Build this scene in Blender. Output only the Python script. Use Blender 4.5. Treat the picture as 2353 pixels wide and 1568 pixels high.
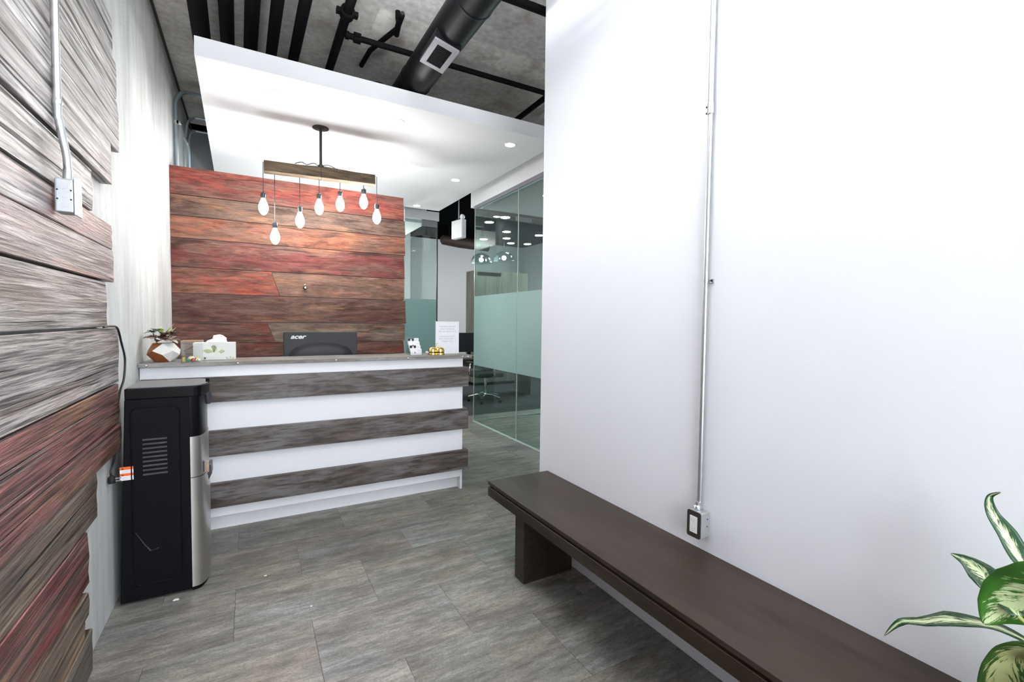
import bpy, bmesh, math, random
from mathutils import Vector, Matrix
random.seed(7)
for o in list(bpy.data.objects):
    bpy.data.objects.remove(o)
S = bpy.context.scene
COL = S.collection
PI = math.pi

# ------------------------------------------------------------------ camera
def cam_setup():
    rx, ry, rz = 0.04126066, -0.51454546, 0.01108433
    c, s = math.cos, math.sin
    Rx = Matrix(((1, 0, 0), (0, c(rx), -s(rx)), (0, s(rx), c(rx))))
    Ry = Matrix(((c(ry), 0, s(ry)), (0, 1, 0), (-s(ry), 0, c(ry))))
    Rz = Matrix(((c(rz), -s(rz), 0), (s(rz), c(rz), 0), (0, 0, 1)))
    R = Rz @ Rx @ Ry
    b = lambda v: Vector((v[0], v[2], -v[1]))
    right, up, back = b(R[0]), -b(R[1]), -b(R[2])
    M = Matrix((right, up, back)).transposed().to_4x4()
    M.translation = (0, 0, 1.363)
    cd = bpy.data.cameras.new('camera')
    cd.sensor_width = 36.0
    cd.lens = 1065.68 / 2353 * 36
    cd.clip_start = 0.02
    co = bpy.data.objects.new('camera', cd)
    co.matrix_world = M
    COL.objects.link(co)
    S.camera = co
cam_setup()

# ------------------------------------------------------------------ world, lights, exposure
W = bpy.data.worlds.new('world'); S.world = W
W.use_nodes = True
W.node_tree.nodes['Background'].inputs[0].default_value = (0.85, 0.92, 1.0, 1)
W.node_tree.nodes['Background'].inputs[1].default_value = 0.6
S.view_settings.view_transform = 'Standard'
S.view_settings.look = 'None'
S.view_settings.exposure = 1.68
S.view_settings.gamma = 1.0
S.view_settings.use_curve_mapping = False
S.cycles.use_denoising = True
S.cycles.max_bounces = 8
S.cycles.adaptive_threshold = 0.015
S.cycles.transparent_max_bounces = 16
S.cycles.sample_clamp_indirect = 6.0
S.cycles.caustics_reflective = False
S.cycles.caustics_refractive = False

def area(name, loc, rot, size, power, color=(1, 1, 1), sy=None, shape='RECTANGLE', spread=None):
    l = bpy.data.lights.new(name, 'AREA')
    l.shape = shape; l.size = size
    if shape in ('RECTANGLE', 'ELLIPSE'): l.size_y = sy or size
    l.energy = power; l.color = color
    if spread: l.spread = spread
    o = bpy.data.objects.new(name, l); COL.objects.link(o)
    o.location = loc; o.rotation_euler = rot
    return o
# daylight through the shop window behind the photographer
area('window_daylight', (0.5, -2.35, 1.75), (PI/2, 0, 0), 1.9, 42, (0.93, 0.96, 1.0), 2.4)
# open office beyond the glass: unseen side fill, added to brighten it
area('office_fill', (6.8, 8.2, 1.9), (0, PI/2, 0), 2.2, 45, (0.92, 0.97, 1.0), 3.0)

# unseen lamp behind the feature wall; corner room and corridor fills added for brightness
def lamp(name, loc, power, radius=0.12, color=(1, 0.99, 0.96)):
    l = bpy.data.lights.new(name, 'POINT'); l.energy = power; l.shadow_soft_size = radius; l.color = color
    o = bpy.data.objects.new(name, l); COL.objects.link(o); o.location = loc; return o
lamp('rear_room_lamp', (0.7, 5.75, 1.7), 18)
lamp('corner_room_fill', (1.6, 8.6, 2.3), 45)
lamp('corridor_fill', (4.6, 6.5, 2.7), 9)

# ------------------------------------------------------------------ helpers
class MB:
    def __init__(s): s.v = []; s.f = []
    def add(s, vs, fs):
        n = len(s.v); s.v += [Vector(v) for v in vs]; s.f += [tuple(i + n for i in f) for f in fs]; return s
    def box(s, x0, x1, y0, y1, z0, z1):
        vs = [(x, y, z) for x in (x0, x1) for y in (y0, y1) for z in (z0, z1)]
        return s.add(vs, [(0, 1, 3, 2), (4, 6, 7, 5), (0, 4, 5, 1), (2, 3, 7, 6), (0, 2, 6, 4), (1, 5, 7, 3)])
    def prism(s, poly, ax, a, b):
        n = len(poly)
        def p(q, t):
            u, w = q
            return {0: (t, u, w), 1: (u, t, w), 2: (u, w, t)}[ax]
        vs = [p(q, a) for q in poly] + [p(q, b) for q in poly]
        fs = [tuple(range(n)), tuple(range(2*n - 1, n - 1, -1))]
        fs += [(i, i + n, (i + 1) % n + n, (i + 1) % n) for i in range(n)]
        return s.add(vs, fs)
    def tube(s, pts, r, n=12, caps=True):
        pts = [Vector(p) for p in pts]
        m = len(pts); rs = r if isinstance(r, (list, tuple)) else [r] * m
        tan = []
        for i in range(m):
            a = pts[max(i - 1, 0)]; b = pts[min(i + 1, m - 1)]
            tan.append((b - a).normalized())
        ref = Vector((0, 0, 1)) if abs(tan[0].z) < 0.9 else Vector((1, 0, 0))
        u = tan[0].cross(ref).normalized()
        vs = []
        for i in range(m):
            u = (u - tan[i] * u.dot(tan[i])).normalized()
            w = tan[i].cross(u)
            for k in range(n):
                a = 2 * PI * k / n
                vs.append(pts[i] + (u * math.cos(a) + w * math.sin(a)) * rs[i])
        fs = []
        for i in range(m - 1):
            for k in range(n):
                fs.append((i*n + k, i*n + (k+1) % n, (i+1)*n + (k+1) % n, (i+1)*n + k))
        if caps:
            fs.append(tuple(range(n - 1, -1, -1))); fs.append(tuple(range((m-1)*n, m*n)))
        return s.add(vs, fs)
    def lathe(s, prof, c, n=24, axis=2, caps=True):
        c = Vector(c); vs = []
        for r, h in prof:
            for k in range(n):
                a = 2 * PI * k / n
                p = (r*math.cos(a), r*math.sin(a), h)
                if axis == 0: p = (p[2], p[0], p[1])
                if axis == 1: p = (p[0], p[2], p[1])
                vs.append(c + Vector(p))
        fs = []
        for i in range(len(prof) - 1):
            for k in range(n):
                fs.append((i*n + k, i*n + (k+1) % n, (i+1)*n + (k+1) % n, (i+1)*n + k))
        if caps: fs.append(tuple(range(n - 1, -1, -1))); m = len(prof); fs.append(tuple(range((m-1)*n, m*n)))
        return s.add(vs, fs)
    def sphere(s, c, r, nu=16, nv=10, sc=(1, 1, 1)):
        prof = []
        c = Vector(c); vs = []; fs = []
        for i in range(nv + 1):
            t = PI * i / nv
            for k in range(nu):
                a = 2*PI*k/nu
                vs.append(c + Vector((r*sc[0]*math.sin(t)*math.cos(a), r*sc[1]*math.sin(t)*math.sin(a), -r*sc[2]*math.cos(t))))
        for i in range(nv):
            for k in range(nu):
                fs.append((i*nu + k, i*nu + (k+1) % nu, (i+1)*nu + (k+1) % nu, (i+1)*nu + k))
        return s.add(vs, fs)
    def xform(s, M):
        s.v = [M @ v for v in s.v]; return s
    def build(s, name, mat, parent=None, smooth=False, bevel=0, seg=2, auto=35):
        lo = Vector([min(v[i] for v in s.v) for i in range(3)]); hi = Vector([max(v[i] for v in s.v) for i in range(3)])
        org = Vector(((lo.x + hi.x)/2, (lo.y + hi.y)/2, lo.z))
        me = bpy.data.meshes.new(name)
        bm = bmesh.new()
        bv = [bm.verts.new(v - org) for v in s.v]
        for f in s.f:
            try: bm.faces.new([bv[i] for i in f])
            except ValueError: pass
        bmesh.ops.remove_doubles(bm, verts=bm.verts, dist=1e-6)
        bmesh.ops.recalc_face_normals(bm, faces=bm.faces)
        if bevel:
            es = [e for e in bm.edges if len(e.link_faces) == 2 and e.calc_face_angle(0) > math.radians(40)]
            bmesh.ops.bevel(bm, geom=es, offset=bevel, segments=seg, affect='EDGES', profile=0.6, clamp_overlap=True)
        if smooth:
            for f in bm.faces: f.smooth = True
            for e in bm.edges:
                if len(e.link_faces) == 2 and e.calc_face_angle(0) > math.radians(auto): e.smooth = False
        bm.to_mesh(me); bm.free()
        if isinstance(mat, (list, tuple)):
            for m in mat: me.materials.append(m)
        else: me.materials.append(mat)
        o = bpy.data.objects.new(name, me); COL.objects.link(o)
        put(o, org, parent)
        return o
WL = {}
def put(o, org, parent):
    WL[o.name] = Vector(org)
    if parent is not None:
        o.parent = parent; o.location = Vector(org) - WL[parent.name]
    else: o.location = org
def empty(name, loc):
    o = bpy.data.objects.new(name, None); COL.objects.link(o); o.empty_display_size = 0.05
    put(o, loc, None); return o
def tag(o, label, cat, group=None):
    o['label'] = label; o['category'] = cat
    if group: o['group'] = group
    return o
def thing(name, label, cat, loc, group=None): return tag(empty(name, loc), label, cat, group)
def struct(o, label=None):
    o['kind'] = 'structure'
    if label: o['label'] = label
    return o
def copy_tree(o, delta, parent=None):
    c = o.copy(); COL.objects.link(c)
    if parent is None:
        c.location = o.location + Vector(delta); WL[c.name] = WL[o.name] + Vector(delta)
    else:
        c.parent = parent
    for ch in list(o.children): copy_tree(ch, delta, c)
    return c
def text_mesh(name, txt, size, mat, parent, M, extrude=0.0005, shear=0, offset=0, align='CENTER', spacing=1.0):
    cu = bpy.data.curves.new(name, 'FONT'); cu.body = txt; cu.size = size; cu.extrude = extrude
    cu.shear = shear; cu.offset = offset; cu.align_x = align; cu.align_y = 'CENTER'; cu.space_character = spacing
    t = bpy.data.objects.new('tmp_text', cu); COL.objects.link(t)
    dg = bpy.context.evaluated_depsgraph_get()
    me = bpy.data.meshes.new_from_object(t.evaluated_get(dg))
    bpy.data.objects.remove(t)
    me.transform(M); me.materials.clear(); me.materials.append(mat)
    me.name = name
    org = sum((v.co for v in me.vertices), Vector()) / max(1, len(me.vertices))
    me.transform(Matrix.Translation(-org))
    o = bpy.data.objects.new(name, me); COL.objects.link(o)
    put(o, org, parent)
    return o

# ------------------------------------------------------------------ materials
def mat(name):
    m = bpy.data.materials.new(name); m.use_nodes = True
    nt = m.node_tree; b = nt.nodes['Principled BSDF']
    return m, nt, b
def N(nt, t, **kw):
    n = nt.nodes.new(t)
    for k, v in kw.items():
        if k.startswith('i_'): n.inputs[k[2:].replace('_', ' ')].default_value = v
        else: setattr(n, k, v)
    return n
def L(nt, a, b): nt.links.new(a, b)
def plain(name, col, rough=0.5, metal=0.0, spec=0.5, noise=0.0, nscale=30, bump=0.0, bscale=200, coat=0.0):
    m, nt, b = mat(name)
    b.inputs['Base Color'].default_value = (*col, 1); b.inputs['Roughness'].default_value = rough
    b.inputs['Metallic'].default_value = metal; b.inputs['Specular IOR Level'].default_value = spec
    b.inputs['Coat Weight'].default_value = coat
    tc = N(nt, 'ShaderNodeTexCoord')
    n = N(nt, 'ShaderNodeTexNoise'); n.inputs['Scale'].default_value = nscale; n.inputs['Detail'].default_value = 4
    L(nt, tc.outputs['Object'], n.inputs['Vector'])
    mx = N(nt, 'ShaderNodeMix', data_type='RGBA', blend_type='MULTIPLY'); mx.inputs['Factor'].default_value = 1
    mr = N(nt, 'ShaderNodeMapRange'); mr.inputs['To Min'].default_value = 1 - max(noise, 0.02); mr.inputs['To Max'].default_value = 1 + max(noise, 0.02)
    L(nt, n.outputs['Fac'], mr.inputs['Value'])
    mx.inputs['A'].default_value = (*col, 1); L(nt, mr.outputs['Result'], mx.inputs['B'])
    L(nt, mx.outputs['Result'], b.inputs['Base Color'])
    if bump:
        n2 = N(nt, 'ShaderNodeTexNoise'); n2.inputs['Scale'].default_value = bscale; n2.inputs['Detail'].default_value = 3
        L(nt, tc.outputs['Object'], n2.inputs['Vector'])
        bp = N(nt, 'ShaderNodeBump'); bp.inputs['Strength'].default_value = bump; bp.inputs['Distance'].default_value = 0.002
        L(nt, n2.outputs['Fac'], bp.inputs['Height']); L(nt, bp.outputs['Normal'], b.inputs['Normal'])
    return m
def emit(name, col, strength):
    m, nt, b = mat(name)
    b.inputs['Base Color'].default_value = (*col, 1)
    b.inputs['Emission Color'].default_value = (*col, 1); b.inputs['Emission Strength'].default_value = strength
    return m
def ramp(nt, src, stops, interp='LINEAR'):
    r = N(nt, 'ShaderNodeValToRGB'); r.color_ramp.interpolation = interp
    els = r.color_ramp.elements
    while len(els) < len(stops): els.new(0.5)
    for e, (p, c) in zip(els, stops):
        e.position = p; e.color = (c, c, c, 1) if not isinstance(c, tuple) else (*c, 1)
    L(nt, src, r.inputs['Fac']); return r
def wood(name, axis, rough=0.55, bump=0.5, fine=150, mid=26, dark=0.35, grey=(0.3, 0.28, 0.26), grey_amt=0.5, edge=None, crack=0.7, along=1.3, dist=0.004, knots=True, spec=0.5, use_obj=True, base=None, dst=0.35, edge_w=0.14):
    m, nt, b = mat(name)
    tc = N(nt, 'ShaderNodeTexCoord'); oi = N(nt, 'ShaderNodeObjectInfo')
    rv = N(nt, 'ShaderNodeVectorMath', operation='SCALE'); rv.inputs[0].default_value = (37.3, 91.7, 53.1)
    L(nt, oi.outputs['Random'], rv.inputs['Scale'])
    ad = N(nt, 'ShaderNodeVectorMath', operation='ADD'); L(nt, tc.outputs['Object'], ad.inputs[0]); L(nt, rv.outputs[0], ad.inputs[1])
    def noise(al, ac, det=6, rg=0.6, dis=0.5):
        mp = N(nt, 'ShaderNodeMapping'); sc = [ac, ac, ac]; sc[axis] = al; mp.inputs['Scale'].default_value = sc
        L(nt, ad.outputs[0], mp.inputs['Vector'])
        n = N(nt, 'ShaderNodeTexNoise'); n.inputs['Scale'].default_value = 1; n.inputs['Detail'].default_value = det
        n.inputs['Roughness'].default_value = rg; n.inputs['Distortion'].default_value = dis
        L(nt, mp.outputs[0], n.inputs['Vector']); return n.outputs['Fac'], mp
    n1, _ = noise(along, mid, 7, 0.65, dst)
    n2, _ = noise(along * 2.2, fine, 4, 0.6, dst * 0.7)
    n3, _ = noise(along * 0.6, 13.0, 6, 0.65, 0.4)
    n4, _ = noise(along * 1.1, mid * 2.4, 3, 0.5, dst * 0.5)
    basec = oi.outputs['Color']
    if not use_obj:
        rgb = N(nt, 'ShaderNodeRGB'); rgb.outputs[0].default_value = (*base, 1); basec = rgb.outputs[0]
    def mix(fac, A, B, bt='MIX'):
        x = N(nt, 'ShaderNodeMix', data_type='RGBA', blend_type=bt)
        if isinstance(fac, float): x.inputs['Factor'].default_value = fac
        else: L(nt, fac, x.inputs['Factor'])
        for s_, i in ((A, 'A'), (B, 'B')):
            if isinstance(s_, tuple): x.inputs[i].default_value = (*s_, 1)
            else: L(nt, s_, x.inputs[i])
        return x.outputs['Result']
    r1 = ramp(nt, n1, [(0.40, 1.0), (0.585, 0.0)])
    dk = mix(1.0, basec, (dark, dark*0.92, dark*0.88), 'MULTIPLY')
    c = mix(r1.outputs['Color'], basec, dk)
    r3 = ramp(nt, n3, [(0.45, 0.0), (0.58, grey_amt)])
    c = mix(r3.outputs['Color'], c, grey)
    r2 = ramp(nt, n2, [(0.34, crack), (0.50, 0.0)])
    c = mix(r2.outputs['Color'], c, (0.025, 0.016, 0.012))
    r4 = ramp(nt, n4, [(0.33, crack), (0.40, 0.0)])
    c = mix(r4.outputs['Color'], c, (0.02, 0.012, 0.01))
    if knots:
        mp = N(nt, 'ShaderNodeMapping'); sc = [9, 9, 9]; sc[axis] = 2.6; mp.inputs['Scale'].default_value = sc
        L(nt, ad.outputs[0], mp.inputs['Vector'])
        vo = N(nt, 'ShaderNodeTexVoronoi'); vo.inputs['Scale'].default_value = 0.6; vo.inputs['Randomness'].default_value = 1
        L(nt, mp.outputs[0], vo.inputs['Vector'])
        rk = ramp(nt, vo.outputs['Distance'], [(0.03, 0.85), (0.12, 0.0)])
        c = mix(rk.outputs['Color'], c, (0.045, 0.022, 0.015))
    if edge:
        sp = N(nt, 'ShaderNodeSeparateXYZ'); L(nt, tc.outputs['Generated'], sp.inputs[0])
        mr = N(nt, 'ShaderNodeMapRange'); mr.inputs['From Min'].default_value = 0.0; mr.inputs['From Max'].default_value = edge_w
        mr.inputs['To Min'].default_value = 0.9; mr.inputs['To Max'].default_value = 0.0
        L(nt, sp.outputs['Z'], mr.inputs['Value'])
        rn = ramp(nt, n3, [(0.42, 0.0), (0.55, 1.0)])
        mu = N(nt, 'ShaderNodeMath', operation='MULTIPLY'); L(nt, mr.outputs[0], mu.inputs[0]); L(nt, rn.outputs['Color'], mu.inputs[1])
        c = mix(mu.outputs[0], c, edge)
    L(nt, c, b.inputs['Base Color'])
    b.inputs['Specular IOR Level'].default_value = spec
    rr = N(nt, 'ShaderNodeMapRange'); rr.inputs['To Min'].default_value = rough - 0.08; rr.inputs['To Max'].default_value = rough + 0.12
    L(nt, n1, rr.inputs['Value']); L(nt, rr.outputs[0], b.inputs['Roughness'])
    hs = N(nt, 'ShaderNodeMath', operation='MULTIPLY_ADD'); L(nt, n1, hs.inputs[0]); hs.inputs[1].default_value = 0.8
    hm = N(nt, 'ShaderNodeMath', operation='MULTIPLY'); L(nt, n2, hm.inputs[0]); hm.inputs[1].default_value = 0.45
    L(nt, hm.outputs[0], hs.inputs[2])
    bp = N(nt, 'ShaderNodeBump'); bp.inputs['Strength'].default_value = bump; bp.inputs['Distance'].default_value = dist
    L(nt, hs.outputs[0], bp.inputs['Height']); L(nt, bp.outputs['Normal'], b.inputs['Normal'])
    return m
def reclaimed(name, axis, alt, alt_amt, stain, stain_amt, tan, tan_amt, med=(0.6, 1.3), fine=(0.8, 1.12), fsc=140, crack=0.6, csc=60, rough=0.55, spec=0.4, bump=0.5, dist=0.006, ct=0.315, stretch=1.0):
    """old barn board: base colour from the board itself, patches of bare grey, stains, raised grain, splits, knots"""
    m, nt, b = mat(name)
    tc = N(nt, 'ShaderNodeTexCoord'); oi = N(nt, 'ShaderNodeObjectInfo')
    def noise(al, ac, det, rg, dis, seed):
        rv = N(nt, 'ShaderNodeVectorMath', operation='SCALE'); rv.inputs[0].default_value = (37.3 + seed*3.1, 91.7 - seed*5.7, 53.1 + seed*1.9)
        L(nt, oi.outputs['Random'], rv.inputs['Scale'])
        ad = N(nt, 'ShaderNodeVectorMath', operation='ADD'); L(nt, tc.outputs['Object'], ad.inputs[0]); L(nt, rv.outputs[0], ad.inputs[1])
        mp = N(nt, 'ShaderNodeMapping'); sc = [ac, ac, ac]; sc[axis] = al * stretch; mp.inputs['Scale'].default_value = sc
        L(nt, ad.outputs[0], mp.inputs['Vector'])
        n = N(nt, 'ShaderNodeTexNoise'); n.inputs['Scale'].default_value = 1; n.inputs['Detail'].default_value = det
        n.inputs['Roughness'].default_value = rg; n.inputs['Distortion'].default_value = dis
        L(nt, mp.outputs[0], n.inputs['Vector']); return n.outputs['Fac'], mp
    def mix(fac, A, B, bt='MIX'):
        x = N(nt, 'ShaderNodeMix', data_type='RGBA', blend_type=bt)
        if isinstance(fac, float): x.inputs['Factor'].default_value = fac
        else: L(nt, fac, x.inputs['Factor'])
        for s_, i in ((A, 'A'), (B, 'B')):
            if isinstance(s_, tuple): x.inputs[i].default_value = (*s_, 1)
            else: L(nt, s_, x.inputs[i])
        return x.outputs['Result']
    nb, _ = noise(1.5, 6.0, 7, 0.66, 0.7, 0)
    ns, _ = noise(2.2, 9.0, 7, 0.66, 0.8, 3)
    nt_, _ = noise(2.4, 8.0, 6, 0.65, 0.6, 7)
    nm, _ = noise(3.6, 24.0, 9, 0.72, 0.6, 11)
    nf, _ = noise(11.0, fsc, 5, 0.66, 0.4, 13)
    nc, _ = noise(2.2, csc, 4, 0.55, 0.35, 17)
    c = mix(ramp(nt, nb, [(0.44, 0.0), (0.57, alt_amt)]).outputs[0], oi.outputs['Color'], alt)
    c = mix(ramp(nt, nt_, [(0.53, 0.0), (0.64, tan_amt)]).outputs[0], c, tan)
    c = mix(ramp(nt, ns, [(0.54, 0.0), (0.66, stain_amt)]).outputs[0], c, stain)
    c = mix(1.0, c, ramp(nt, nm, [(0.37, med[0]), (0.63, med[1])]).outputs[0], 'MULTIPLY')
    c = mix(1.0, c, ramp(nt, nf, [(0.38, fine[0]), (0.60, fine[1])]).outputs[0], 'MULTIPLY')
    c = mix(ramp(nt, nc, [(ct, crack), (ct + 0.06, 0.0)]).outputs[0], c, (0.018, 0.011, 0.009))
    _, mp = noise(2.4 / stretch**0.6, 8.0, 2, 0.5, 0, 19)
    vo = N(nt, 'ShaderNodeTexVoronoi'); vo.inputs['Scale'].default_value = 0.62; L(nt, mp.outputs[0], vo.inputs['Vector'])
    c = mix(ramp(nt, vo.outputs['Distance'], [(0.025, 0.9), (0.055, 0.25), (0.085, 0.65), (0.13, 0.0)]).outputs[0], c, (0.05, 0.022, 0.016))
    L(nt, c, b.inputs['Base Color'])
    b.inputs['Roughness'].default_value = rough; b.inputs['Specular IOR Level'].default_value = spec
    h1 = N(nt, 'ShaderNodeMath', operation='MULTIPLY'); L(nt, nf, h1.inputs[0]); h1.inputs[1].default_value = 0.5
    h2 = N(nt, 'ShaderNodeMath', operation='MULTIPLY_ADD'); L(nt, nm, h2.inputs[0]); h2.inputs[1].default_value = 0.5; L(nt, h1.outputs[0], h2.inputs[2])
    h3 = ramp(nt, nc, [(0.31, 0.0), (0.40, 0.8)])
    h4 = N(nt, 'ShaderNodeMath', operation='ADD'); L(nt, h2.outputs[0], h4.inputs[0]); L(nt, h3.outputs[0], h4.inputs[1])
    bp = N(nt, 'ShaderNodeBump'); bp.inputs['Strength'].default_value = bump; bp.inputs['Distance'].default_value = dist
    L(nt, h4.outputs[0], bp.inputs['Height']); L(nt, bp.outputs['Normal'], b.inputs['Normal'])
    return m
def glass(name, tint, refl=1.0, rough=0.0):
    m, nt, b = mat(name); nt.nodes.remove(b)
    out = nt.nodes['Material Output']
    t = N(nt, 'ShaderNodeBsdfTransparent'); t.inputs[0].default_value = (*tint, 1)
    g = N(nt, 'ShaderNodeBsdfGlossy'); g.inputs['Roughness'].default_value = rough; g.inputs[0].default_value = (0.95, 1, 0.98, 1)
    lw = N(nt, 'ShaderNodeLayerWeight'); lw.inputs['Blend'].default_value = 0.5
    p5 = N(nt, 'ShaderNodeMath', operation='POWER'); p5.inputs[1].default_value = 5.0; L(nt, lw.outputs['Facing'], p5.inputs[0])
    mu = N(nt, 'ShaderNodeMath', operation='MULTIPLY_ADD'); mu.inputs[1].default_value = 0.9 * refl; mu.inputs[2].default_value = 0.045 * refl; L(nt, p5.outputs[0], mu.inputs[0])
    tc = N(nt, 'ShaderNodeTexCoord'); nz = N(nt, 'ShaderNodeTexNoise'); nz.inputs['Scale'].default_value = 0.8
    L(nt, tc.outputs['Object'], nz.inputs['Vector'])
    bp = N(nt, 'ShaderNodeBump'); bp.inputs['Strength'].default_value = 0.01; bp.inputs['Distance'].default_value = 0.01
    L(nt, nz.outputs['Fac'], bp.inputs['Height']); L(nt, bp.outputs[0], g.inputs['Normal'])
    mx = N(nt, 'ShaderNodeMixShader'); L(nt, mu.outputs[0], mx.inputs[0]); L(nt, t.outputs[0], mx.inputs[1]); L(nt, g.outputs[0], mx.inputs[2])
    L(nt, mx.outputs[0], out.inputs['Surface'])
    return m
def frosted(name, col):
    m, nt, b = mat(name); nt.nodes.remove(b); out = nt.nodes['Material Output']
    d = N(nt, 'ShaderNodeBsdfDiffuse'); t = N(nt, 'ShaderNodeBsdfTranslucent'); g = N(nt, 'ShaderNodeBsdfGlossy')
    tc = N(nt, 'ShaderNodeTexCoord'); nz = N(nt, 'ShaderNodeTexNoise'); nz.inputs['Scale'].default_value = 300
    L(nt, tc.outputs['Object'], nz.inputs['Vector'])
    mr = N(nt, 'ShaderNodeMix', data_type='RGBA'); L(nt, nz.outputs['Fac'], mr.inputs['Factor'])
    mr.inputs['A'].default_value = (*[c*0.95 for c in col], 1); mr.inputs['B'].default_value = (*col, 1)
    L(nt, mr.outputs['Result'], d.inputs[0]); L(nt, mr.outputs['Result'], t.inputs[0])
    g.inputs['Roughness'].default_value = 0.15
    m1 = N(nt, 'ShaderNodeMixShader'); m1.inputs[0].default_value = 0.5; L(nt, d.outputs[0], m1.inputs[1]); L(nt, t.outputs[0], m1.inputs[2])
    fr = N(nt, 'ShaderNodeFresnel'); fr.inputs['IOR'].default_value = 1.4
    m2 = N(nt, 'ShaderNodeMixShader'); L(nt, fr.outputs[0], m2.inputs[0]); L(nt, m1.outputs[0], m2.inputs[1]); L(nt, g.outputs[0], m2.inputs[2])
    L(nt, m2.outputs[0], out.inputs['Surface']); return m

def plaster_mat():          # weathered pale concrete / skim coat, left wall
    m, nt, b = mat('pale_concrete'); tc = N(nt, 'ShaderNodeTexCoord')
    def nz(sc, det, mscale=(1, 1, 1)):
        mp = N(nt, 'ShaderNodeMapping'); mp.inputs['Scale'].default_value = mscale; L(nt, tc.outputs['Object'], mp.inputs[0])
        n = N(nt, 'ShaderNodeTexNoise'); n.inputs['Scale'].default_value = sc; n.inputs['Detail'].default_value = det; n.inputs['Roughness'].default_value = 0.6
        L(nt, mp.outputs[0], n.inputs['Vector']); return n.outputs['Fac']
    a = nz(2.2, 6, (1, 1, 0.35)); c = nz(14, 5, (1, 1.0, 0.12)); d = nz(60, 2, (1, 1, 0.5))
    r = ramp(nt, a, [(0.3, (0.48, 0.50, 0.495)), (0.6, (0.68, 0.70, 0.70))])
    r2 = ramp(nt, c, [(0.3, (0.78, 0.78, 0.76)), (0.6, (1.0, 1.0, 1.0))])
    r3 = ramp(nt, d, [(0.26, (0.45, 0.43, 0.40)), (0.33, (1.0, 1.0, 1.0))])
    m1 = N(nt, 'ShaderNodeMix', data_type='RGBA', blend_type='MULTIPLY'); m1.inputs['Factor'].default_value = 1
    L(nt, r.outputs[0], m1.inputs['A']); L(nt, r2.outputs[0], m1.inputs['B'])
    m2 = N(nt, 'ShaderNodeMix', data_type='RGBA', blend_type='MULTIPLY'); m2.inputs['Factor'].default_value = 0.6
    L(nt, m1.outputs['Result'], m2.inputs['A']); L(nt, r3.outputs[0], m2.inputs['B'])
    L(nt, m2.outputs['Result'], b.inputs['Base Color']); b.inputs['Roughness'].default_value = 0.65
    bp = N(nt, 'ShaderNodeBump'); bp.inputs['Strength'].default_value = 0.25; bp.inputs['Distance'].default_value = 0.004
    L(nt, c, bp.inputs['Height']); L(nt, bp.outputs[0], b.inputs['Normal'])
    return m
def slab_mat():             # board-marked concrete ceiling with cast bands and rusty stains
    m, nt, b = mat('concrete_slab'); tc = N(nt, 'ShaderNodeTexCoord'); ge = N(nt, 'ShaderNodeNewGeometry')
    sp = N(nt, 'ShaderNodeSeparateXYZ'); L(nt, ge.outputs['Position'], sp.inputs[0])
    n0 = N(nt, 'ShaderNodeTexNoise'); n0.inputs['Scale'].default_value = 2.5; n0.inputs['Detail'].default_value = 7; L(nt, ge.outputs['Position'], n0.inputs['Vector'])
    n1 = N(nt, 'ShaderNodeTexNoise'); n1.inputs['Scale'].default_value = 22; n1.inputs['Detail'].default_value = 6; L(nt, ge.outputs['Position'], n1.inputs['Vector'])
    n2 = N(nt, 'ShaderNodeTexNoise'); n2.inputs['Scale'].default_value = 4.5; n2.inputs['Detail'].default_value = 5; L(nt, ge.outputs['Position'], n2.inputs['Vector'])
    mr = N(nt, 'ShaderNodeMapRange'); mr.inputs['From Min'].default_value = 0; mr.inputs['From Max'].default_value = 8
    L(nt, sp.outputs['Y'], mr.inputs['Value'])
    A, B, C = (0.66, 0.65, 0.65), (0.88, 0.86, 0.81), (0.64, 0.62, 0.58)
    r = ramp(nt, mr.outputs[0], [(0.0, A), (3.29/8, A), (3.31/8, B), (3.55/8, B), (3.58/8, C)])
    gx = N(nt, 'ShaderNodeMath', operation='GREATER_THAN'); L(nt, sp.outputs['X'], gx.inputs[0]); gx.inputs[1].default_value = 0.80
    mm = N(nt, 'ShaderNodeMix', data_type='RGBA'); L(nt, gx.outputs[0], mm.inputs['Factor']); mm.inputs['A'].default_value = (*C, 1); L(nt, r.outputs[0], mm.inputs['B'])
    rn = ramp(nt, n0.outputs['Fac'], [(0.3, 0.8), (0.7, 1.25)]); rn1 = ramp(nt, n1.outputs['Fac'], [(0.3, 0.8), (0.7, 1.15)])
    x = N(nt, 'ShaderNodeMix', data_type='RGBA', blend_type='MULTIPLY'); x.inputs['Factor'].default_value = 1; L(nt, mm.outputs['Result'], x.inputs['A']); L(nt, rn.outputs[0], x.inputs['B'])
    y = N(nt, 'ShaderNodeMix', data_type='RGBA', blend_type='MULTIPLY'); y.inputs['Factor'].default_value = 1; L(nt, x.outputs['Result'], y.inputs['A']); L(nt, rn1.outputs[0], y.inputs['B'])
    rs = ramp(nt, n2.outputs['Fac'], [(0.56, 0.0), (0.72, 0.5)])
    z = N(nt, 'ShaderNodeMix', data_type='RGBA'); L(nt, rs.outputs[0], z.inputs['Factor']); L(nt, y.outputs['Result'], z.inputs['A']); z.inputs['B'].default_value = (0.30, 0.20, 0.13, 1)
    L(nt, z.outputs['Result'], b.inputs['Base Color']); b.inputs['Roughness'].default_value = 0.85
    bp = N(nt, 'ShaderNodeBump'); bp.inputs['Strength'].default_value = 0.4; bp.inputs['Distance'].default_value = 0.01
    L(nt, n1.outputs['Fac'], bp.inputs['Height']); L(nt, bp.outputs[0], b.inputs['Normal'])
    return m
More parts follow.
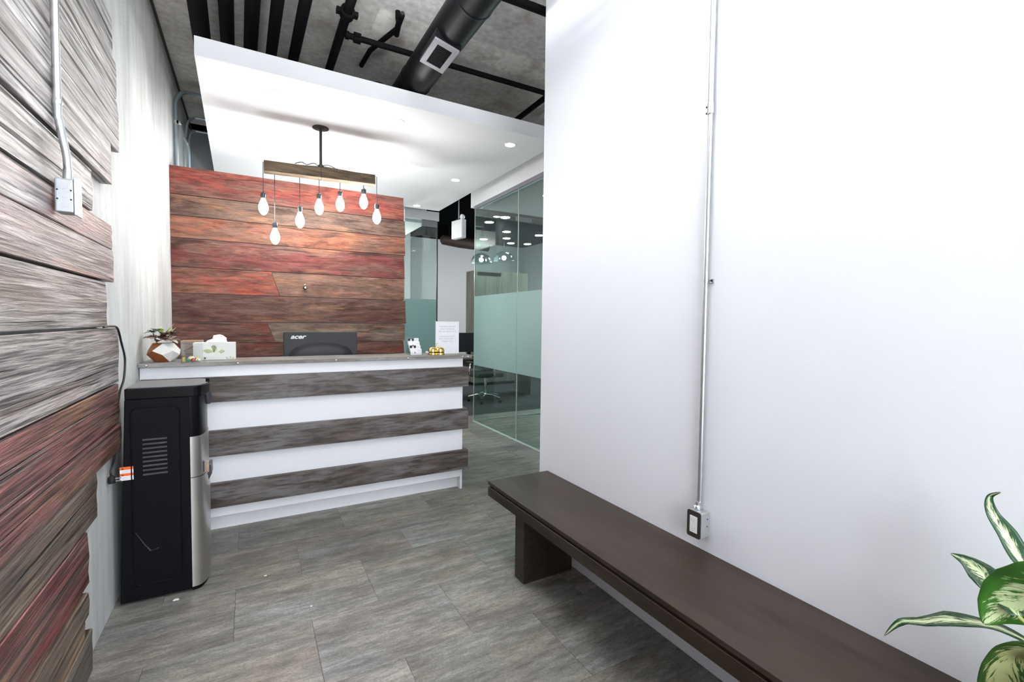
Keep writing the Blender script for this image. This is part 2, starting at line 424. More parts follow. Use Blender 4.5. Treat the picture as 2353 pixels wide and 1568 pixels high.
def tile_mat():             # grey-brown wood-look vinyl floor tile, streaks along x
    m, nt, b = mat('vinyl_tile'); tc = N(nt, 'ShaderNodeTexCoord'); oi = N(nt, 'ShaderNodeObjectInfo')
    rv = N(nt, 'ShaderNodeVectorMath', operation='SCALE'); rv.inputs[0].default_value = (41.3, 77.7, 13.1); L(nt, oi.outputs['Random'], rv.inputs['Scale'])
    ad = N(nt, 'ShaderNodeVectorMath', operation='ADD'); L(nt, tc.outputs['Object'], ad.inputs[0]); L(nt, rv.outputs[0], ad.inputs[1])
    def nz(sc, det, rg=0.65, dis=0.15):
        mp = N(nt, 'ShaderNodeMapping'); mp.inputs['Scale'].default_value = sc; L(nt, ad.outputs[0], mp.inputs[0])
        n = N(nt, 'ShaderNodeTexNoise'); n.inputs['Scale'].default_value = 1; n.inputs['Detail'].default_value = det; n.inputs['Roughness'].default_value = rg; n.inputs['Distortion'].default_value = dis
        L(nt, mp.outputs[0], n.inputs['Vector']); return n.outputs['Fac']
    a = nz((3.0, 14, 1), 8, 0.7); c = nz((16, 62, 1), 7, 0.72); d = nz((110, 170, 1), 3, 0.6, 0.2); e = nz((1.3, 3.5, 1), 3)
    ra = ramp(nt, a, [(0.28, (0.075, 0.071, 0.066)), (0.46, (0.155, 0.149, 0.139)), (0.62, (0.245, 0.240, 0.225)), (0.8, (0.31, 0.305, 0.29))])
    rc = ramp(nt, c, [(0.3, 0.62), (0.66, 1.22)]); rd = ramp(nt, d, [(0.35, 0.78), (0.65, 1.2)])
    re = ramp(nt, e, [(0.35, (1.06, 1.0, 0.92)), (0.65, (0.94, 1.0, 1.04))])
    out = ra.outputs[0]
    for r in (rc, rd, re):
        x = N(nt, 'ShaderNodeMix', data_type='RGBA', blend_type='MULTIPLY'); x.inputs['Factor'].default_value = 1
        L(nt, out, x.inputs['A']); L(nt, r.outputs[0], x.inputs['B']); out = x.outputs['Result']
    x = N(nt, 'ShaderNodeMix', data_type='RGBA', blend_type='MULTIPLY'); x.inputs['Factor'].default_value = 1
    L(nt, out, x.inputs['A']); L(nt, oi.outputs['Color'], x.inputs['B'])
    L(nt, x.outputs['Result'], b.inputs['Base Color'])
    b.inputs['Roughness'].default_value = 0.42; b.inputs['Specular IOR Level'].default_value = 0.4
    bp = N(nt, 'ShaderNodeBump'); bp.inputs['Strength'].default_value = 0.12; bp.inputs['Distance'].default_value = 0.002
    L(nt, c, bp.inputs['Height']); L(nt, bp.outputs[0], b.inputs['Normal'])
    return m
def leaf_mat(name, green, pale, amt, scale=55):
    m, nt, b = mat(name); tc = N(nt, 'ShaderNodeTexCoord')
    uv = N(nt, 'ShaderNodeAttribute', attribute_name='leafuv')      # x along midrib, y across (-1..1)
    sp = N(nt, 'ShaderNodeSeparateXYZ'); L(nt, uv.outputs['Vector'], sp.inputs[0])
    ab = N(nt, 'ShaderNodeMath', operation='ABSOLUTE'); L(nt, sp.outputs['Y'], ab.inputs[0])
    # veins run out and forward: shear the noise with |v|
    sh = N(nt, 'ShaderNodeMath', operation='MULTIPLY_ADD'); L(nt, ab.outputs[0], sh.inputs[0]); sh.inputs[1].default_value = -0.35; L(nt, sp.outputs['X'], sh.inputs[2])
    cb = N(nt, 'ShaderNodeCombineXYZ'); L(nt, sh.outputs[0], cb.inputs[0]); L(nt, sp.outputs['Y'], cb.inputs[1])
    mp = N(nt, 'ShaderNodeMapping'); mp.inputs['Scale'].default_value = (26, 3.2, 1); L(nt, cb.outputs[0], mp.inputs[0])
    n = N(nt, 'ShaderNodeTexNoise'); n.inputs['Scale'].default_value = 1; n.inputs['Detail'].default_value = 5; n.inputs['Roughness'].default_value = 0.65; n.inputs['Distortion'].default_value = 0.4
    L(nt, mp.outputs[0], n.inputs['Vector'])
    # pale toward the midrib, green at the margin
    mg = N(nt, 'ShaderNodeMath', operation='MULTIPLY_ADD'); L(nt, ab.outputs[0], mg.inputs[0]); mg.inputs[1].default_value = -0.62; mg.inputs[2].default_value = amt - 0.30
    s2 = N(nt, 'ShaderNodeMath', operation='MULTIPLY_ADD'); L(nt, n.outputs['Fac'], s2.inputs[0]); s2.inputs[1].default_value = 1.7; L(nt, mg.outputs[0], s2.inputs[2])
    r = ramp(nt, s2.outputs[0], [(0.50, green), (0.57, tuple(0.5*(a+c) for a, c in zip(green, pale))), (0.64, pale)])
    L(nt, r.outputs[0], b.inputs['Base Color']); b.inputs['Roughness'].default_value = 0.35
    b.inputs['Transmission Weight'].default_value = 0.0
    return m

M = {}
M['white_paint'] = plain('white_paint', (0.78, 0.805, 0.865), 0.55, noise=0.01, nscale=3, bump=0.12, bscale=160)
M['white_gyp'] = plain('white_gypsum', (0.84, 0.85, 0.87), 0.6, noise=0.01, nscale=3, bump=0.08, bscale=120)
M['white_lam'] = plain('white_laminate', (0.82, 0.835, 0.875), 0.35, noise=0.01, bump=0.02)
M['grey_wall'] = plain('grey_wall', (0.30, 0.32, 0.34), 0.7, noise=0.04, nscale=6)
M['pale_grey'] = plain('pale_grey_wall', (0.62, 0.63, 0.65), 0.7, noise=0.03, nscale=4)
M['black_ceiling'] = plain('black_ceiling', (0.003, 0.0035, 0.004), 0.95, spec=0.0, noise=0.2, nscale=5)
M['concrete'] = plaster_mat(); M['slab'] = slab_mat(); M['tile'] = tile_mat()
M['carpet'] = plain('dark_carpet', (0.012, 0.0155, 0.018), 0.95, noise=0.35, nscale=18, bump=0.5, bscale=400)
M['subfloor'] = plain('floor_adhesive', (0.06, 0.058, 0.055), 0.9)
M['barn'] = reclaimed('weathered_barn_board', 1, (0.42, 0.41, 0.41), 0.75, (0.075, 0.048, 0.040), 0.75, (0.24, 0.15, 0.09), 0.4, (0.46, 1.36), (0.16, 1.46), 95, 0.97, 46, 0.32, 0.9, 0.8, 0.012, 0.37, 0.27)
M['barn_brown'] = reclaimed('brown_barn_board', 1, (0.17, 0.135, 0.105), 0.7, (0.045, 0.028, 0.022), 0.7, (0.25, 0.145, 0.07), 0.65, (0.50, 1.35), (0.30, 1.40), 95, 0.95, 46, 0.38, 0.7, 0.8, 0.012, 0.36, 0.27)
M['red_barn'] = reclaimed('red_barn_board', 0, (0.105, 0.070, 0.055), 0.7, (0.040, 0.019, 0.016), 0.7, (0.205, 0.105, 0.060), 0.6, (0.60, 1.35), (0.78, 1.16), 130, 0.6, 34, 0.65, 0.12, 0.4, 0.005)
M['grey_plank'] = wood('grey_wood_laminate', 0, rough=0.5, bump=0.15, fine=80, mid=34, dark=0.30, grey=(0.17, 0.16, 0.165), grey_amt=0.75, crack=0.6, along=4.0, dist=0.002, use_obj=False, base=(0.105, 0.084, 0.072))
M['counter_wood'] = wood('counter_laminate', 0, rough=0.42, bump=0.1, fine=90, mid=26, dark=0.6, grey=(0.30, 0.30, 0.29), grey_amt=0.7, crack=0.35, along=4.0, dist=0.002, knots=False, use_obj=False, base=(0.20, 0.185, 0.168))
M['beam_wood'] = wood('beam_wood', 0, rough=0.65, bump=0.5, fine=120, mid=24, dark=0.45, grey=(0.17, 0.14, 0.09), grey_amt=0.5, crack=0.6, along=3.5, dist=0.004, use_obj=False, base=(0.14, 0.100, 0.062), spec=0.2)
M['walnut'] = wood('dark_walnut', 1, rough=0.38, bump=0.08, fine=170, mid=40, dark=0.62, grey=(0.046, 0.034, 0.026), grey_amt=0.4, crack=0.35, along=3.0, dist=0.001, knots=False, use_obj=False, spec=0.35, base=(0.028, 0.0175, 0.0108))
M['far_wood'] = wood('olive_grey_wood', 2, rough=0.6, bump=0.1, dark=0.6, grey=(0.16, 0.17, 0.14), grey_amt=0.6, crack=0.3, knots=False, use_obj=False, base=(0.12, 0.12, 0.095))
M['desk_far'] = wood('brown_grey_desk', 0, rough=0.5, bump=0.1, dark=0.6, grey=(0.16, 0.14, 0.12), grey_amt=0.5, crack=0.2, knots=False, use_obj=False, base=(0.13, 0.11, 0.09))
M['black_steel'] = plain('black_painted_steel', (0.0025, 0.0028, 0.0035), 0.75, spec=0.12, noise=0.2, nscale=12)
M['black_duct'] = plain('black_duct_metal', (0.005, 0.0055, 0.007), 0.45, spec=0.16, noise=0.15, nscale=8)
M['galv'] = plain('galvanised_steel', (0.58, 0.60, 0.63), 0.32, 0.9, noise=0.12, nscale=18)
M['galv_dull'] = plain('dull_galvanised_box', (0.50, 0.53, 0.56), 0.45, 0.75, noise=0.08, nscale=40)
M['galv_shaded'] = plain('shade_toned_conduit_steel', (0.36, 0.42, 0.46), 0.4, 0.8, noise=0.1, nscale=25)  # galvanised steel toned down, with shade put into the colour
M['register'] = plain('grey_register_metal', (0.26, 0.26, 0.29), 0.5, 0.3, noise=0.05)
M['chrome'] = plain('chrome', (0.85, 0.86, 0.88), 0.08, 1.0)
M['steel'] = plain('brushed_stainless', (0.60, 0.59, 0.57), 0.33, 1.0, noise=0.08, nscale=6)
M['brass'] = plain('polished_brass', (0.83, 0.60, 0.20), 0.18, 1.0)
M['iron'] = plain('dark_bronze_iron', (0.045, 0.038, 0.032), 0.5, 0.6)
M['black_plastic'] = plain('black_textured_plastic', (0.0022, 0.0026, 0.004), 0.5, spec=0.12, bump=0.25, bscale=900)
M['gloss_black'] = plain('gloss_black_plastic', (0.003, 0.003, 0.004), 0.28, spec=0.15)
M['grey_plastic'] = plain('grey_plastic', (0.035, 0.035, 0.04), 0.4)
M['cooler_top'] = plain('cooler_top_plastic', (0.17, 0.17, 0.18), 0.3)  # top plate greyed: reflected light is put into the plastic colour
M['mon_black'] = plain('monitor_plastic', (0.009, 0.010, 0.013), 0.5, bump=0.3, bscale=700)
M['scuff'] = plain('pale_scuff', (0.055, 0.055, 0.06), 0.8, noise=0.6, nscale=300)
M['rubber'] = plain('black_cable_rubber', (0.008, 0.008, 0.009), 0.5)
M['paper'] = plain('white_paper', (0.86, 0.86, 0.89), 0.7, noise=0.01)
M['print_grey'] = plain('grey_print', (0.50, 0.50, 0.52), 0.7)
M['print_black'] = plain('black_print', (0.02, 0.02, 0.03), 0.6)
M['logo'] = plain('silver_logo_print', (0.72, 0.73, 0.76), 0.4)
M['orange'] = plain('orange_label', (0.90, 0.13, 0.01), 0.5)
M['ceramic'] = plain('matt_white_ceramic', (0.72, 0.71, 0.69), 0.45)
M['copper'] = plain('copper_glaze', (0.33, 0.105, 0.03), 0.35, 0.25)
M['soil'] = plain('dark_soil', (0.03, 0.02, 0.015), 0.95, noise=0.5, nscale=120)
M['leaf_brown'] = plain('bronze_leaf', (0.085, 0.036, 0.026), 0.4, noise=0.4, nscale=60)
M['leaf_dark'] = plain('dark_green_leaf', (0.018, 0.055, 0.03), 0.4, noise=0.3, nscale=60)
M['leaf_lime'] = plain('lime_leaf', (0.42, 0.50, 0.16), 0.45, noise=0.25, nscale=60)
M['leaf_mauve'] = plain('pale_mauve_leaf', (0.42, 0.33, 0.30), 0.45, noise=0.3, nscale=70)
M['acrylic'] = glass('clear_acrylic', (0.955, 0.96, 0.96), 0.45)
M['amber'] = plain('amber_acrylic_edge', (0.42, 0.22, 0.09), 0.3)
M['tissue'] = plain('white_tissue', (0.92, 0.92, 0.92), 0.85)
M['box_card'] = plain('tissue_box_card', (0.70, 0.71, 0.69), 0.6, noise=0.06, nscale=10)
M['petal'] = plain('printed_pale_petal', (0.72, 0.74, 0.64), 0.6, noise=0.1, nscale=50)
M['petal2'] = plain('printed_green_petal', (0.42, 0.47, 0.26), 0.6, noise=0.2, nscale=50)
M['stamen'] = plain('printed_dark_green', (0.10, 0.17, 0.05), 0.6, noise=0.2)
M['clear'] = glass('clear_partition_glass', (0.90, 0.965, 0.945), 1.0)
M['glass_edge'] = plain('pale_green_glass_edge', (0.60, 0.72, 0.67), 0.2)
M['frost'] = frosted('frosted_film', (0.50, 0.72, 0.70))
M['bulb'] = emit('lit_bulb_glass', (1.0, 0.975, 0.955), 43)
M['down'] = emit('lit_downlight_lens', (1.0, 0.97, 0.90), 45)
M['down_far'] = emit('lit_office_lens', (1.0, 0.98, 0.93), 26)
M['strip'] = emit('lit_ceiling_fitting', (0.96, 0.98, 1.0), 7)
M['slab_fill'] = emit('added_slab_fill', (0.96, 0.98, 1.0), 37)  # upward glow added to the unseen fittings to brighten the slab
M['dome'] = glass('clear_dome_glass', (0.80, 0.85, 0.88), 1.6)
M['dome_white'] = glass('milky_dome_glass', (0.55, 0.60, 0.63), 2.2, 0.2)
M['fixture_white'] = plain('white_moulded_plastic', (0.80, 0.81, 0.83), 0.4)
M['brown_duct'] = plain('dark_brown_duct', (0.030, 0.017, 0.013), 0.6)
M['socket_black'] = plain('black_bakelite', (0.02, 0.025, 0.027), 0.25)
M['plate_dark'] = plain('dark_bronze_plate', (0.055, 0.048, 0.042), 0.4, 0.4)
M['ivory'] = plain('white_outlet_plastic', (0.78, 0.79, 0.82), 0.35)
M['hole'] = plain('dark_hole', (0.004, 0.004, 0.006), 0.8)
M['chair_fab'] = plain('black_chair_mesh', (0.012, 0.013, 0.015), 0.8, bump=0.4, bscale=500)
M['pot'] = plain('charcoal_plant_pot', (0.05, 0.05, 0.055), 0.5)
M['tan'] = plain('tan_plastic_tab', (0.36, 0.26, 0.18), 0.5)
M['leafA'] = leaf_mat('variegated_leaf_light', (0.045, 0.17, 0.02), (0.62, 0.74, 0.42), 0.25)
M['leafB'] = leaf_mat('variegated_leaf_dark', (0.014, 0.06, 0.022), (0.62, 0.72, 0.44), 0.20)
M['leafC'] = leaf_mat('variegated_leaf_yellow', (0.04, 0.10, 0.02), (0.52, 0.58, 0.26), 0.30)

# ------------------------------------------------------------------ room shell
XL, XR, ZC = -0.572, 1.555, 3.5
# floor: wood-look tiles laid in running bond on a thin bed
fl = struct(MB().box(-0.75, 6.9, -2.5, 6.1, -0.08, -0.006).build('floor', M['subfloor']), 'grey wood-look vinyl floor tiles laid in a running bond')
TW, TD, g = 0.607, 0.437, 0.0007
tile_me = {}
row = 0
y = 2.664 - TD * 9
while y < 6.1:
    y1 = min(y + TD, 6.1)
    off = 0.23 if round((y - 2.664) / TD) % 2 == 0 else -0.075
    x = off - TW * 3
    while x < 5.4:
        a, b2 = max(x, XL), x + TW
        vis = b2 > XL and y1 > 0.9 and (x < 1.555 or y1 > 2.0) and not (x > 1.6 and y1 < 2.3) and (x < 0.62 * y1 + 1.2)
        if vis:
            t = MB().box(a + g, b2 - g, y + g, y1 - g, -0.006, 0.0).build('tile', M['tile'], fl)
            k = random.choice((0.92, 0.98, 1.04, 1.04, 1.10, 1.16)); t.color = (k * random.uniform(0.98, 1.04), k, k * random.uniform(0.95, 1.02), 1)
        x += TW
    y += TD
struct(MB().box(-0.75, 6.9, 6.1, 11.9, -0.08, 0.001).build('floor_office', M['carpet']), 'dark grey carpet of the open office beyond the glass')
struct(MB().box(-0.75, 6.9, -2.5, 6.25, ZC, ZC + 0.15).build('ceiling', M['slab']), 'raw stained concrete ceiling slab')
struct(MB().box(-0.75, 6.9, 6.25, 11.9, ZC, ZC + 0.15).build('ceiling_office', M['black_ceiling']), 'black painted ceiling of the open office')
wl = struct(MB().box(XL - 0.15, XL, -2.5, 6.6, 0, ZC).build('wall_left', M['concrete']), 'pale weathered concrete wall partly clad in barn boards')
struct(MB().box(XR, XR + 0.13, -2.5, 2.386, 0, ZC).build('wall_right', M['white_paint'], bevel=0.003), 'plain white painted wall above the bench')
struct(MB().box(-0.75, 1.9, 6.44, 6.56, 0, ZC).build('wall_rear', M['grey_wall']), 'grey painted wall behind the reception partition')
struct(MB().box(XR + 0.13, 6.9, 2.25, 2.386, 0, ZC).build('wall_meeting_room', M['white_paint']), 'white wall closing the glass meeting room')
struct(MB().box(6.9, 7.0, 2.2, 11.9, 0, ZC).build('wall_far_right', M['pale_grey']), 'pale grey wall on the far side of the office')
struct(MB().box(-0.75, 7.0, 11.6, 11.75, 0, ZC).build('wall_office_back', M['pale_grey']), 'pale grey wall at the back of the open office')
struct(MB().box(-0.75, -0.60, 6.56, 11.7, 0, ZC).build('wall_office_left', M['pale_grey']), 'pale grey side wall of the rear room')
# wall behind the photographer with the shop window
wf = MB().box(XL, XR, -2.6, -2.5, 0, 0.5).box(XL, XR, -2.6, -2.5, 3.0, ZC).box(XL, -0.47, -2.6, -2.5, 0.5, 3.0).box(1.47, XR, -2.6, -2.5, 0.5, 3.0)
struct(wf.build('wall_front', M['white_paint']), 'white wall around the shop window')
w1 = struct(MB().box(-0.47, 1.47, -2.57, -2.53, 0.5, 0.54).box(-0.47, 1.47, -2.57, -2.53, 2.96, 3.0).box(-0.47, -0.43, -2.57, -2.53, 0.54, 2.96).box(1.43, 1.47, -2.57, -2.53, 0.54, 2.96).build('window_1', M['black_steel']), 'black framed shop window')
MB().box(-0.43, 1.43, -2.556, -2.548, 0.54, 2.96).build('pane', M['clear'], w1)

# left wall cladding: reclaimed boards with ragged ends  (z bottom, z top, end y, colour)
rows = [(3.26, 3.46, 2.75, 'g'), (3.07, 3.255, 2.82, 'g'), (2.93, 3.065, 2.86, 'w'), (2.748, 2.925, 2.70, 'g'), (2.568, 2.744, 2.83, 'g'), (2.392, 2.564, 2.88, 'w'), (2.150, 2.388, 2.895, 'g'),
        (1.957, 2.146, 2.725, 'g'), (1.785, 1.953, 2.458, 'w'), (1.669, 1.781, 2.745, 'r'), (1.520, 1.665, 2.715, 'r'),
        (1.322, 1.516, 2.625, 'b'), (1.062, 1.318, 2.785, 'g'), (0.872, 1.056, 2.80, 'm'), (0.747, 0.868, 2.79, 'm'),
        (0.560, 0.743, 2.42, 'n'), (0.352, 0.556, 2.29, 'd'), (0.256, 0.348, 2.245, 'n'), (0.170, 0.252, 2.228, 'n'), (0.004, 0.166, 2.31, 'k')]
pal = {'g': (0.34, 0.31, 0.305), 'w': (0.46, 0.43, 0.42), 'r': (0.26, 0.115, 0.105), 'b': (0.24, 0.20, 0.18), 'm': (0.20, 0.080, 0.074), 'n': (0.17, 0.125, 0.095), 'd': (0.17, 0.036, 0.036), 'k': (0.12, 0.095, 0.08)}  # upper board greys lightened: glare is put into the colour
for z0, z1, ye, k in rows:
    z0 += 0.001; z1 -= 0.0025
    th = random.uniform(0.029, 0.041)
    pts = [(-2.49, z0)]
    n = 4
    pts.append((ye + random.uniform(-0.02, 0.004), z0))
    for i in range(1, n):
        pts.append((ye + random.uniform(-0.012, 0.012), z0 + (z1 - z0) * i / n))
    pts.append((ye + random.uniform(-0.02, 0.006), z1)); pts.append((-2.49, z1))
    mb = MB().prism(pts, 0, XL + 0.0005, XL + th)
    o = mb.build('plank', M['barn_brown' if k in 'mndk' else 'barn'], wl, bevel=0.0025, seg=1)
    c = pal[k]; j = random.uniform(0.9, 1.12); o.color = (c[0]*j, c[1]*j, c[2]*j, 1)

# feature wall of red-brown barn boards behind the desk
wb = struct(MB().box(-0.572, 1.405, 4.845, 4.96, 0, 2.63).build('wall_back', M['grey_wall']), 'reception feature wall of red-brown reclaimed boards')
zb = [2.642, 2.406, 2.230, 2.042, 1.798, 1.576, 1.331, 1.148, 1.02, 0.80, 0.58, 0.36, 0.18, 0.0]
cols = [(0.195, 0.050, 0.040), (0.125, 0.078, 0.060), (0.205, 0.080, 0.050), (0.130, 0.040, 0.036), (0.240, 0.058, 0.040), (0.095, 0.045, 0.036), (0.130, 0.043, 0.034), (0.115, 0.034, 0.027),
        (0.2, 0.09, 0.07), (0.17, 0.1, 0.08), (0.2, 0.08, 0.06), (0.16, 0.1, 0.08), (0.18, 0.09, 0.07)]
for i, c in enumerate(cols):
    z1, z0 = zb[i], zb[i + 1]
    splits = {4: 0.21, 6: 0.17}
    xe = 1.418 + random.uniform(-0.012, 0.008)
    xs = [-0.571, xe] if i not in splits else [-0.571, splits[i], xe]
    if i == 5: xs = [-0.571, 1.432]
    for k in range(len(xs) - 1):
        mb = MB()
        yf = 4.82 - random.uniform(0, 0.005)
        a0 = xs[k] + (0.001 if k else 0); a1 = xs[k + 1] - (0.001 if k + 2 < len(xs) else 0)
        s0 = 0.035 if k else 0; s1 = 0.035 if k + 2 < len(xs) else 0
        pts = [(a0 + s0, z0 + 0.0025), (a1 + s1, z0 + 0.0025), (a1 - s1, z1 - 0.0025), (a0 - s0, z1 - 0.0025)]
        if len(xs) == 2:
            zm = (z0 + z1) / 2; pts = [pts[0], (a1 + 0.004, z0 + 0.0025), (a1, zm), (a1 - 0.004, z1 - 0.0025), pts[3]]
        o = mb.prism(pts, 1, yf, 4.8448).build('plank', M['red_barn'], wb, bevel=0.0015, seg=1)
        cc = c if not (i == 4 and k == 1) else (0.20, 0.105, 0.075)
        if i == 6 and k == 1: cc = (0.16, 0.125, 0.10)
        o.color = (*cc, 1)
        o.rotation_euler = (0, 0, 0)

# suspended white ceiling panel over the desk
struct(MB().prism([(-0.275, 3.443), (2.395, 3.443), (2.395, 6.43), (-0.325, 6.43)], 2, 2.95, 3.067).build('ceiling_panel', M['white_gyp'], bevel=0.002), 'suspended white ceiling panel over the reception desk')
# bulkheads over the glass
struct(MB().box(2.635, 2.76, 2.386, 5.84, 2.905, ZC).build('trim_1', M['white_gyp']), 'white bulkhead over the side glass of the meeting room')
struct(MB().box(2.76, 6.9, 5.72, 5.84, 2.89, ZC).build('trim_2', M['white_gyp']), 'white bulkhead over the rear glass of the meeting room')
struct(MB().box(1.9, 2.595, 6.95, 7.07, 2.925, 3.06).build('trim_3', M['white_gyp']), 'short white header over the corner glass')

# ------------------------------------------------------------------ glass partitions
def pane_xy(parent, name, a, b, z0, z1, axis, pos, th, m):
    mb = MB()
    if axis == 'y': mb.box(pos - th/2, pos + th/2, a, b, z0, z1)
    else: mb.box(a, b, pos - th/2, pos + th/2, z0, z1)
    return mb.build(name, m, parent)
gp = thing('glass_partition', 'floor to ceiling clear glass wall with frosted band, nearest beside the white wall', 'glass partition', (2.645, 4.9, 0))
pane_xy(gp, 'pane', 3.0, 4.556, 0.012, 2.90, 'y', 2.645, 0.010, M['clear'])
pane_xy(gp, 'pane', 4.560, 5.715, 0.012, 2.90, 'y', 2.645, 0.010, M['clear'])
pane_xy(gp, 'frosted_film', 3.0, 4.556, 0.775, 1.70, 'y', 2.637, 0.002, M['frost'])
pane_xy(gp, 'frosted_film', 4.560, 5.715, 0.775, 1.70, 'y', 2.637, 0.002, M['frost'])
pane_xy(gp, 'joint_strip', 4.5555, 4.5605, 0.012, 2.90, 'y', 2.645, 0.011, M['glass_edge'])
pane_xy(gp, 'corner_edge', 5.715, 5.722, 0.012, 2.90, 'y', 2.645, 0.011, M['glass_edge'])
pane_xy(gp, 'floor_channel', 2.4, 5.722, 0.0005, 0.0125, 'y', 2.645, 0.020, M['glass_edge'])
pane_xy(gp, 'head_channel', 2.4, 5.722, 2.862, 2.905, 'y', 2.645, 0.026, M['register'])
gp2 = thing('glass_partition', 'rear clear glass wall with frosted band seen through the nearer glass wall', 'glass partition', (4.5, 5.76, 0))
pane_xy(gp2, 'pane', 2.66, 4.05, 0.012, 2.89, 'x', 5.76, 0.010, M['clear'])
pane_xy(gp2, 'pane', 4.054, 6.88, 0.012, 2.89, 'x', 5.76, 0.010, M['clear'])
pane_xy(gp2, 'frosted_film', 2.66, 6.88, 0.775, 1.70, 'x', 5.753, 0.002, M['frost'])
pane_xy(gp2, 'floor_channel', 2.66, 6.88, 0.0005, 0.0125, 'x', 5.76, 0.020, M['glass_edge'])
pane_xy(gp2, 'head_channel', 2.66, 6.88, 2.855, 2.89, 'x', 5.76, 0.026, M['iron'])
pane_xy(gp2, 'door_bracket', 3.30, 3.55, 2.80, 2.855, 'x', 5.75, 0.03, M['register'])
gp3 = thing('glass_partition', 'narrow tinted glass panel beside the red-brown feature wall, dark right edge', 'glass partition', (2.24, 7.0, 0))
pane_xy(gp3, 'pane', 1.9, 2.573, 0.012, 2.925, 'x', 7.0, 0.010, M['clear'])
pane_xy(gp3, 'frosted_film', 1.9, 2.573, 0.775, 1.70, 'x', 6.993, 0.002, M['frost'])
pane_xy(gp3, 'edge_trim', 2.573, 2.59, 0.0005, 2.925, 'x', 7.0, 0.020, M['iron'])
pane_xy(gp3, 'door_closer', 2.32, 2.57, 2.83, 2.92, 'x', 6.98, 0.04, M['register'])
# room behind that corner panel: pale soffit and back wall
struct(MB().box(1.0, 2.44, 7.1, 10.9, 2.895, 3.45).build('trim_4', M['white_gyp']), 'white soffit inside the corner room')
struct(MB().box(0.5, 3.35, 10.9, 11.0, 0, ZC).build('wall_corner_room', M['pale_grey']), 'pale blue-grey wall at the back of the corner room')

# ------------------------------------------------------------------ reception desk
dk = thing('reception_desk', 'white reception desk with three grey wood slats and grey counter top', 'desk', (0.46, 3.59, 0))
MB().box(-0.568, 1.474, 3.442, 3.460, 0.103, 1.071).build('front_panel', M['white_lam'], dk, bevel=0.001)
MB().box(-0.568, 1.474, 3.507, 3.525, 0.0, 0.103).build('toe_kick', M['white_lam'], dk)
MB().box(1.474, 1.492, 3.442, 4.30, 0.0, 1.071).build('end_panel', M['white_lam'], dk, bevel=0.001)
MB().box(-0.568, -0.550, 3.460, 4.30, 0.0, 1.071).build('end_panel', M['white_lam'], dk, bevel=0.001)
for z0, z1 in ((0.842, 0.998), (0.500, 0.661), (0.172, 0.326)):
    s = MB().box(-0.562, 1.527, 3.403, 3.4415, z0, z1).build('slat', M['grey_plank'], dk, bevel=0.0012, seg=1)
    MB().box(1.4925, 1.527, 3.4425, 3.78, z0, z1).build('slat_return', M['grey_plank'], s, bevel=0.0012, seg=1)
ct = MB().box(-0.571, 1.552, 3.400, 3.745, 1.0715, 1.0935).build('countertop', M['counter_wood'], dk, bevel=0.0012, seg=1)
for x in (-0.53, 0.12 - 0.19, 0.52, 1.03, 1.475, 1.52):
    MB().lathe([(0.0055, -0.0005), (0.0055, -0.002), (0.003, -0.0035)], (x, 3.400, 1.0825), 10, 1).build('rivet', M['chrome'], ct, smooth=True)
MB().box(-0.549, 1.473, 3.70, 4.30, 0.715, 0.74).build('work_surface', M['white_lam'], dk)

# ------------------------------------------------------------------ bench
bn = thing('bench', 'long dark walnut bench along the white wall', 'bench', (1.353, 0.85, 0))
MB().box(1.153, 1.552, -0.62, 2.294, 0.452, 0.470).build('seat_top', M['walnut'], bn, bevel=0.0012, seg=1)
MB().box(1.162, 1.550, -0.61, 2.286, 0.440, 0.4519).build('shadow_gap', M['walnut'], bn)
MB().box(1.153, 1.552, -0.62, 2.294, 0.388, 0.4399).build('apron', M['walnut'], bn, bevel=0.0012, seg=1)
for y0 in (2.012, -0.42):
    MB().box(1.222, 1.532, y0, y0 + 0.092, 0.0, 0.3879).build('leg', M['walnut'], bn, bevel=0.0012, seg=1)

# ------------------------------------------------------------------ water cooler
wc = thing('water_cooler', 'black water cooler with curved stainless steel front', 'water cooler', (-0.37, 2.90, 0))
Y0, Y1 = 2.752, 3.058
def xb(z): return -0.545 + 0.033 * z / 1.03
def shell(z0, z1, xf, y0, y1):
    return MB().add([(xb(z0), y0, z0), (xf, y0, z0), (xf, y1, z0), (xb(z0), y1, z0), (xb(z1), y0, z1), (xf, y0, z1), (xf, y1, z1), (xb(z1), y1, z1)],
                    [(0, 1, 2, 3), (7, 6, 5, 4), (0, 4, 5, 1), (1, 5, 6, 2), (2, 6, 7, 3), (3, 7, 4, 0)])
shell(0.012, 0.978, -0.264, Y0, Y1).build('body', M['black_plastic'], wc, bevel=0.004)
# raised frame pressing on the side panel: rounded ring around a sunk field
def rrect(x0, x1, z0, z1, r, n=6):
    pts = []
    for cx, cz, a0 in ((x1 - r, z0 + r, -PI/2), (x1 - r, z1 - r, 0), (x0 + r, z1 - r, PI/2), (x0 + r, z0 + r, PI)):
        for i in range(n + 1):
            a = a0 + PI/2 * i / n; pts.append((cx + r*math.cos(a), cz + r*math.sin(a)))
    return pts
side = MB()
pp = rrect(-0.492, -0.303, 0.085, 0.938, 0.03)
side.tube([(p[0], Y0 - 0.0005, p[1]) for p in pp + pp[:1]], 0.0028, 8, caps=False)
side.build('pressed_frame', M['black_plastic'], wc, smooth=True)
for i in range(9):
    z = 0.783 - 0.0208 * i
    MB().prism([(Y0 + 0.001, z - 0.005), (Y0 - 0.006, z - 0.002), (Y0 + 0.001, z + 0.006)], 0, -0.449, -0.355).build('louvre', M['grey_plastic'], wc)
